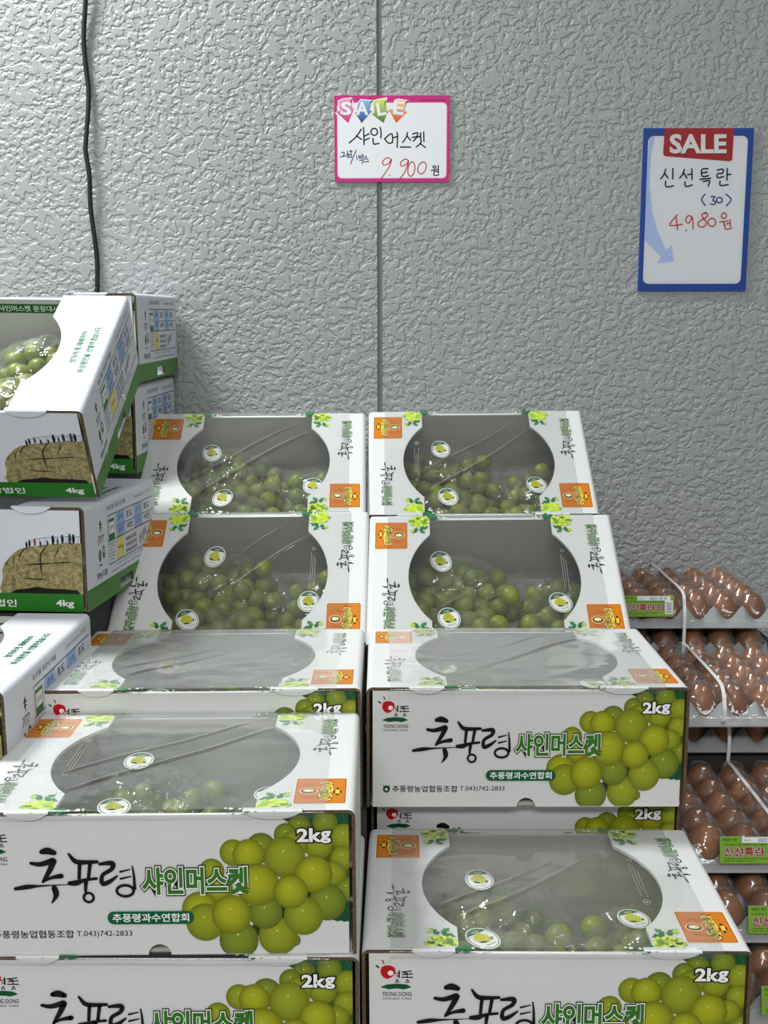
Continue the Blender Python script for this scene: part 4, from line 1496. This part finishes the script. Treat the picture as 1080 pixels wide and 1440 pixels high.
# sits on a slightly leaning front of the lid: x along the tray, y up
label_me = label_art().mesh('paper_label', lambda a, b, l: (a, -l - 0.0016 + 0.16 * (b - 0.012), b))
mb = MB()
mb.face([(0, -0.0015 + .16 * -.012, 0), (0.088, -0.0015 + .16 * -.012, 0), (0.088, -0.0015 + .16 * .022, 0.034), (0, -0.0015 + .16 * .022, 0.034)], CARD)
label_paper = mb.mesh('label_sheet')

TRAYS = [  # front edge y, flange height, middle x, yaw, rows with eggs, label x (tray frame), words
    ('topmost egg tray', 1.742, -0.4695, 0.496, 0.0, 5, -0.109, 'grey pulp egg tray with clear lid, topmost, against the wall'),
    ('tray under the topmost egg tray', 1.745, -0.5320, 0.494, 0.0, 2, None, 'grey pulp egg tray directly under the topmost one, in its shade'),
    ('second largest egg tray', 1.488, -0.5430, 0.4825, 0.0, 5, None, 'grey pulp egg tray with clear lid jutting out below the topmost tray'),
    ('shaded tray under the jutting one', 1.548, -0.6060, 0.487, 0.0, 2, None, 'grey pulp egg tray set back under the jutting tray, front only showing'),
    ('labelled lower egg tray', 1.300, -0.6670, 0.534, 0.0, 5, -0.108, 'grey pulp egg tray with green label beside the front right grape box'),
    ('tray below the labelled one', 1.252, -0.7350, 0.550, 0.0, 2, -0.100, 'grey pulp egg tray just below the fully readable green label'),
    ('lowest visible egg tray', 1.185, -0.8000, 0.545, 0.0, 2, -0.098, 'grey pulp egg tray lowest in the stack at the bottom right corner'),
]
ORD = ['leftmost', 'second from left', 'third from left', 'fourth from left', 'fifth from left', 'rightmost']
ROW = ['front row', 'second row', 'third row', 'fourth row', 'back row']
for ti, (nm, y0, z0, x0, yaw, rows, lx, lab) in enumerate(TRAYS):
    mw = Matrix.Translation((x0, y0, z0 + H0)) @ Matrix.Rotation(yaw, 4, 'Z')
    e = link('egg_tray', None, mw=mw @ Matrix.Translation((0, 0, -0.0295)))
    tag(e, lab, 'egg tray', 'stacked egg trays')
    up = (0, 0, 0.0295)
    link('pulp_tray', tray_me, e, base=up)
    l = link('dome_lid', lid_me, e, base=up)
    l['label'] = 'clear plastic dome lid'
    if lx is not None:
        s = link('paper_label', label_paper, e, base=(lx, -0.008, 0.0295 - 0.008 + (0.006 if ti == 0 else 0.0)))
        s['label'] = 'green paper label'
        link('label_print', label_me, s)
    for r in range(rows):
        for c in range(NX):
            g = link('egg', egg_me, mw=mw @ Matrix.Translation((-TW / 2 + EP * (c + .5), EP * (r + .5), 0.0005)) @ Matrix.Rotation(random.uniform(-.14, .14), 4, 'X') @ Matrix.Rotation(random.uniform(-.14, .14), 4, 'Y') @ Matrix.Scale(random.uniform(.95, 1.03), 4))
            tag(g, f'brown egg in the {nm}, {ROW[r]}, {ORD[c]}', 'egg', 'brown eggs in the trays')


def strap(xw, path, label):
    """flat white band; path = (y, z) points in world, z relative to the camera"""
    mb = MB()
    P = spline([(y, z + H0) for y, z in path], 4)
    hw, t = 0.0026, 0.0006
    for i in range(len(P) - 1):
        (ya, za), (yb, zb) = P[i], P[i + 1]
        d = hypot(yb - ya, zb - za) or 1e-9
        ny, nz = -(zb - za) / d * t, (yb - ya) / d * t
        for s in (0, 1):
            mb.face([(xw - hw, ya + ny * s, za + nz * s), (xw + hw, ya + ny * s, za + nz * s), (xw + hw, yb + ny * s, zb + nz * s), (xw - hw, yb + ny * s, zb + nz * s)], STRAP)
        for x in (xw - hw, xw + hw):
            mb.face([(x, ya, za), (x, yb, zb), (x, yb + ny, zb + nz), (x, ya + ny, za + nz)], STRAP)
    tag(link('packing_strap', mb.mesh('packing_strap', smooth=False)), label, 'strap', 'white packing straps')


strap(0.4925, [(1.731, -0.585), (1.7295, -0.53), (1.7295, -0.478), (1.735, -0.455), (1.752, -0.4345), (1.85, -0.4325), (1.96, -0.4345), (1.986, -0.465)], 'white packing strap around the topmost egg tray')
strap(0.4830, [(1.492, -0.562), (1.477, -0.557), (1.4755, -0.550), (1.4765, -0.535), (1.490, -0.512), (1.52, -0.5065), (1.62, -0.5055), (1.70, -0.507), (1.727, -0.52)], 'white packing strap over the jutting egg tray')
strap(0.5120, [(1.5385, -0.650), (1.5365, -0.628), (1.5365, -0.606), (1.541, -0.588)], 'short white strap on the front of the shaded set back tray')
strap(0.5060, [(1.277, -0.70), (1.2755, -0.668), (1.292, -0.64), (1.33, -0.6345), (1.45, -0.6335), (1.52, -0.636), (1.53, -0.66)], 'white packing strap over the labelled lower egg tray')

# ------------------------------------------------------------------ what the stacks stand on
def riser(x0, x1, steps):
    """plywood stands of different heights: each (y0, y1, top, what it carries)"""
    for y0, y1, top, what in steps:
        mb = MB()
        mb.box((x0, y0, 0.0), (x1, y1, top + H0), WOODY)
        tag(link('display_stand', mb.mesh('display_stand')), 'plain dark stand carrying the ' + what, 'display stand', 'dark stands under the stacks')


riser(-0.02, 0.352, [(0.95, 1.215, -0.7285, 'frontmost box of the right column'), (1.216, 1.486, -0.6985, 'level boxes of the right column'),
                     (1.487, 1.765, -0.5570, 'second tilted box of the right column'), (1.766, 2.02, -0.4155, 'topmost tilted box of the right column')])
riser(-0.392, -0.021, [(0.945, 1.186, -0.7290, 'front pair of the left column'), (1.187, 1.475, -0.5555, 'level box of the left column'),
                       (1.476, 1.757, -0.5560, 'second tilted box of the left column'), (1.758, 2.02, -0.4160, 'topmost tilted box of the left column')])
riser(-0.81, -0.394, [(1.08, 1.387, -0.5145, 'lowest green and white box'), (1.388, 1.730, -0.3755, 'level box with rock picture'), (1.7305, 2.03, -0.2330, 'green and white boxes by the wall')])
riser(0.390, 0.70, [(1.19, 1.535, -0.8310, 'labelled egg trays'), (1.565, 1.735, -0.6370, 'jutting egg tray pair'), (1.736, 2.03, -0.5630, 'topmost egg tray pair')])
